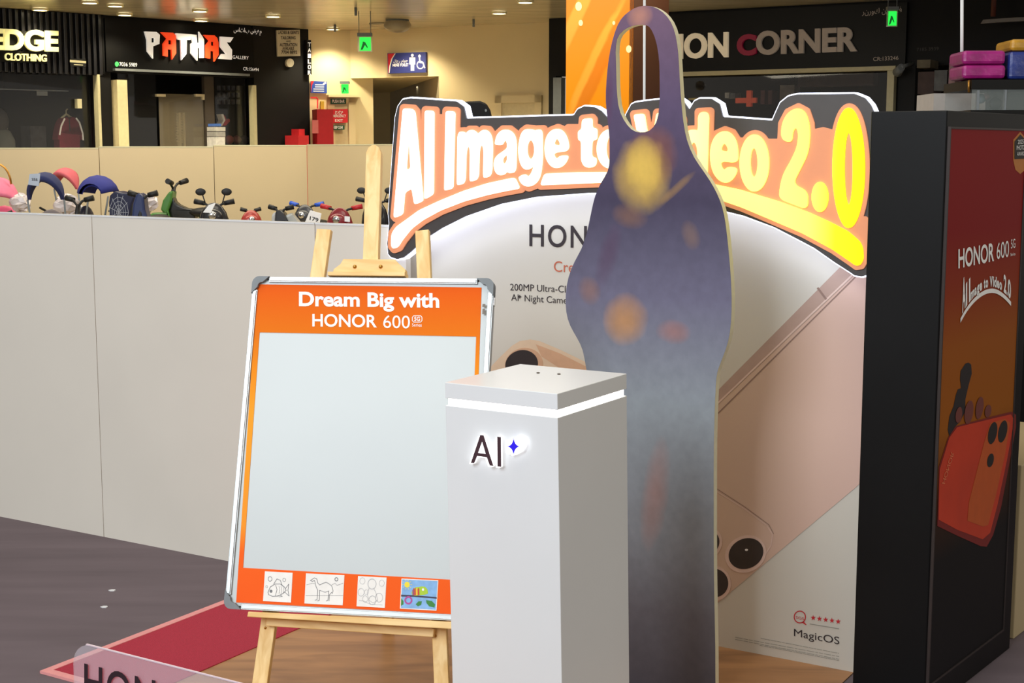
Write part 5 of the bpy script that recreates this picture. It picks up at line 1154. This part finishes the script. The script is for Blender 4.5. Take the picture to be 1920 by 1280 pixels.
def stroller(label, px, py, Y, yaw, hoodc, bodyc, tagc=False, r=0.2, wd_=0.17, a0=0.5, a1=2.2, tm=math.pi / 2):
    K = 0.62; p = aty(px, py, Y); hc = (p.z - r - DKZ) / K; r /= K; wd_ /= K; base = Vector((p.x, p.y, DKZ)); R = Matrix.Translation(base) @ Matrix.Rotation(yaw, 4, 'Z') @ Matrix.Scale(K, 4)
    t = thing('stroller', label, 'stroller', base, 'toy tricycles with hoods')
    hm = M('hood_' + '_'.join(map(str, hoodc)), hoodc, 0.8); bm_ = M('body_' + '_'.join(map(str, bodyc)), bodyc, 0.6, coat=0.2)
    h = hood(R @ Matrix.Translation((0, 0, hc)), r, a0, a1, wd_, hm, t, tm=tm)
    d = MB()
    for s in (-1, 1): d.tube([(0, s * wd_, hc), (-0.04, s * wd_ * .95, hc - 0.2), (-0.1, s * 0.13, 0.28)], 0.009, 6)
    d.xf(R).done('hood_frame', m_grey, t)
    MB().ball((-0.02, 0, 0.3), 0.17, 0.15, 0.1).ball((-0.14, 0, 0.42), 0.05, 0.15, 0.18).xf(R).done('seat', bm_, t)
    MB().tube([(0.34, 0, 0.1), (0.22, 0, 0.45)], 0.015, 8).xf(R).done('front_fork', m_chrome, t)
    MB().tube([(0.2, -0.16, 0.56), (0.23, 0, 0.5), (0.2, 0.16, 0.56)], 0.012, 8).xf(R).done('handlebar', m_rub, t)
    for (x, y) in ((0.34, 0), (-0.2, 0.17), (-0.2, -0.17)): wheel(MB(), x, y, 0.1, 0.04).xf(R).done('wheel', m_rub, t)
    MB().ball((0.16, 0, 0.46), 0.05, 0.09, 0.07).xf(R).done('front_basket', M('wrapped_white', (200, 196, 196), 0.3, var=0.2, scale=30), t)
    return t, R, hc
t, R, hc = stroller('hooded stroller with a dark blue hood and a paper tag', 84, 322, 7.8, -1.6, (40, 48, 96), (120, 110, 110), wd_=0.1, r=0.15, a0=0.95, a1=2.0)
P_ = PL(aty(64, 335, 7.5), (1, 0, 0)); MB().polypx(P_, [(56, 326), (76, 325), (73, 349), (53, 346)], 0, 0.004).done('paper_tag', M('pale_blue_tag', (176, 186, 200), 0.6), t)
lettering('lettering', P_, '255', (60, 338), (71, 339), (60, 333.5), m_rub, t, bold=0.02, off=0.006, ref='2')
stroller('hooded stroller with a red and white hood behind the blue-hooded one', 122, 314, 8.75, -1.9, (190, 90, 100), (190, 186, 186), r=0.13, wd_=0.085, a0=0.9, a1=2.1)
t, R, hc = stroller('navy hooded tricycle with a white web pattern on its body', 183, 328, 8.35, -0.25, (36, 42, 120), (30, 32, 60), r=0.125, wd_=0.11, a0=0.3, a1=2.9, tm=0.9)
SPn = PL(aty(222, 385, 8.05), (1, -0.15, 0))
q = MB().polypx(SPn, [(205, 366), (215, 358), (230, 362), (248, 362), (253, 370), (246, 385), (243, 400), (236, 440), (208, 440), (204, 400), (203, 380)], -0.12, 0.0).done('body_panel', M('navy_panel', (28, 32, 62), 0.4), t, bev=0.01)
d = MB(); wc = (223, 398)
for k in range(11):
    a = k * 2 * math.pi / 11; d.line(SPn, [wc, (wc[0] + 30 * math.cos(a) * .62, wc[1] + 34 * math.sin(a))], 0.9, 0.0015)
for r_ in (7, 14, 21, 29): d.line(SPn, [(wc[0] + r_ * .62 * math.cos(k * 2 * math.pi / 11), wc[1] + r_ * math.sin(k * 2 * math.pi / 11)) for k in range(11)], 0.8, 0.0015, True)
d.v = [p for p in d.v]; d.done('web_print', M('web_white', (170, 172, 180), 0.5), q)
t, R, hc = stroller('pink wrapped stroller cut by the left picture edge', -2, 332, 8.3, -1.5, (226, 120, 150), (210, 80, 120), r=0.14, wd_=0.11, a0=0.3, a1=1.6)
d = MB(); pc = aty(2, 345, 8.3); d.tube([pc + Vector((0.075 * math.cos(a), -0.05, 0.115 * math.sin(a))) for a in [i * math.pi / 10 for i in range(11)]], 0.006, 6)
d.done('carry_hoop', m_brass, t)
for i, (x, y, r_, lb) in enumerate(((38, 380, 0.05, 'crumpled clear wrap beside the pink stroller'), (125, 385, 0.06, 'crumpled clear wrap below the red hood'), (278, 380, 0.05, 'small crumpled wrap right of the dark blue scooter'))):
    d = MB().ball(aty(x, y, 8.25), r_ * 1.2, r_, r_, n=14, m=9); rr2 = random.Random(i)
    d.v = [v + Vector((rr2.uniform(-1, 1), rr2.uniform(-1, 1), rr2.uniform(-1, 1))) * r_ * 0.18 for v in d.v]; d.sm = [False] * len(d.f)
    tag(d.done('plastic_wrap', M('crumpled_wrap', (206, 196, 196), 0.25, var=0.15)), lb, 'plastic wrap')
l = bpy.data.lights.new('corridor_fill', 'AREA'); l.energy = 22; l.size = 0.8; l.color = (1.0, 0.9, 0.7)  # unseen area fill added to brighten the inside of the corridor
o = bpy.data.objects.new('corridor_fill', l); C.objects.link(o); o.location = W3.P(0.25, 2.38, -1.8)
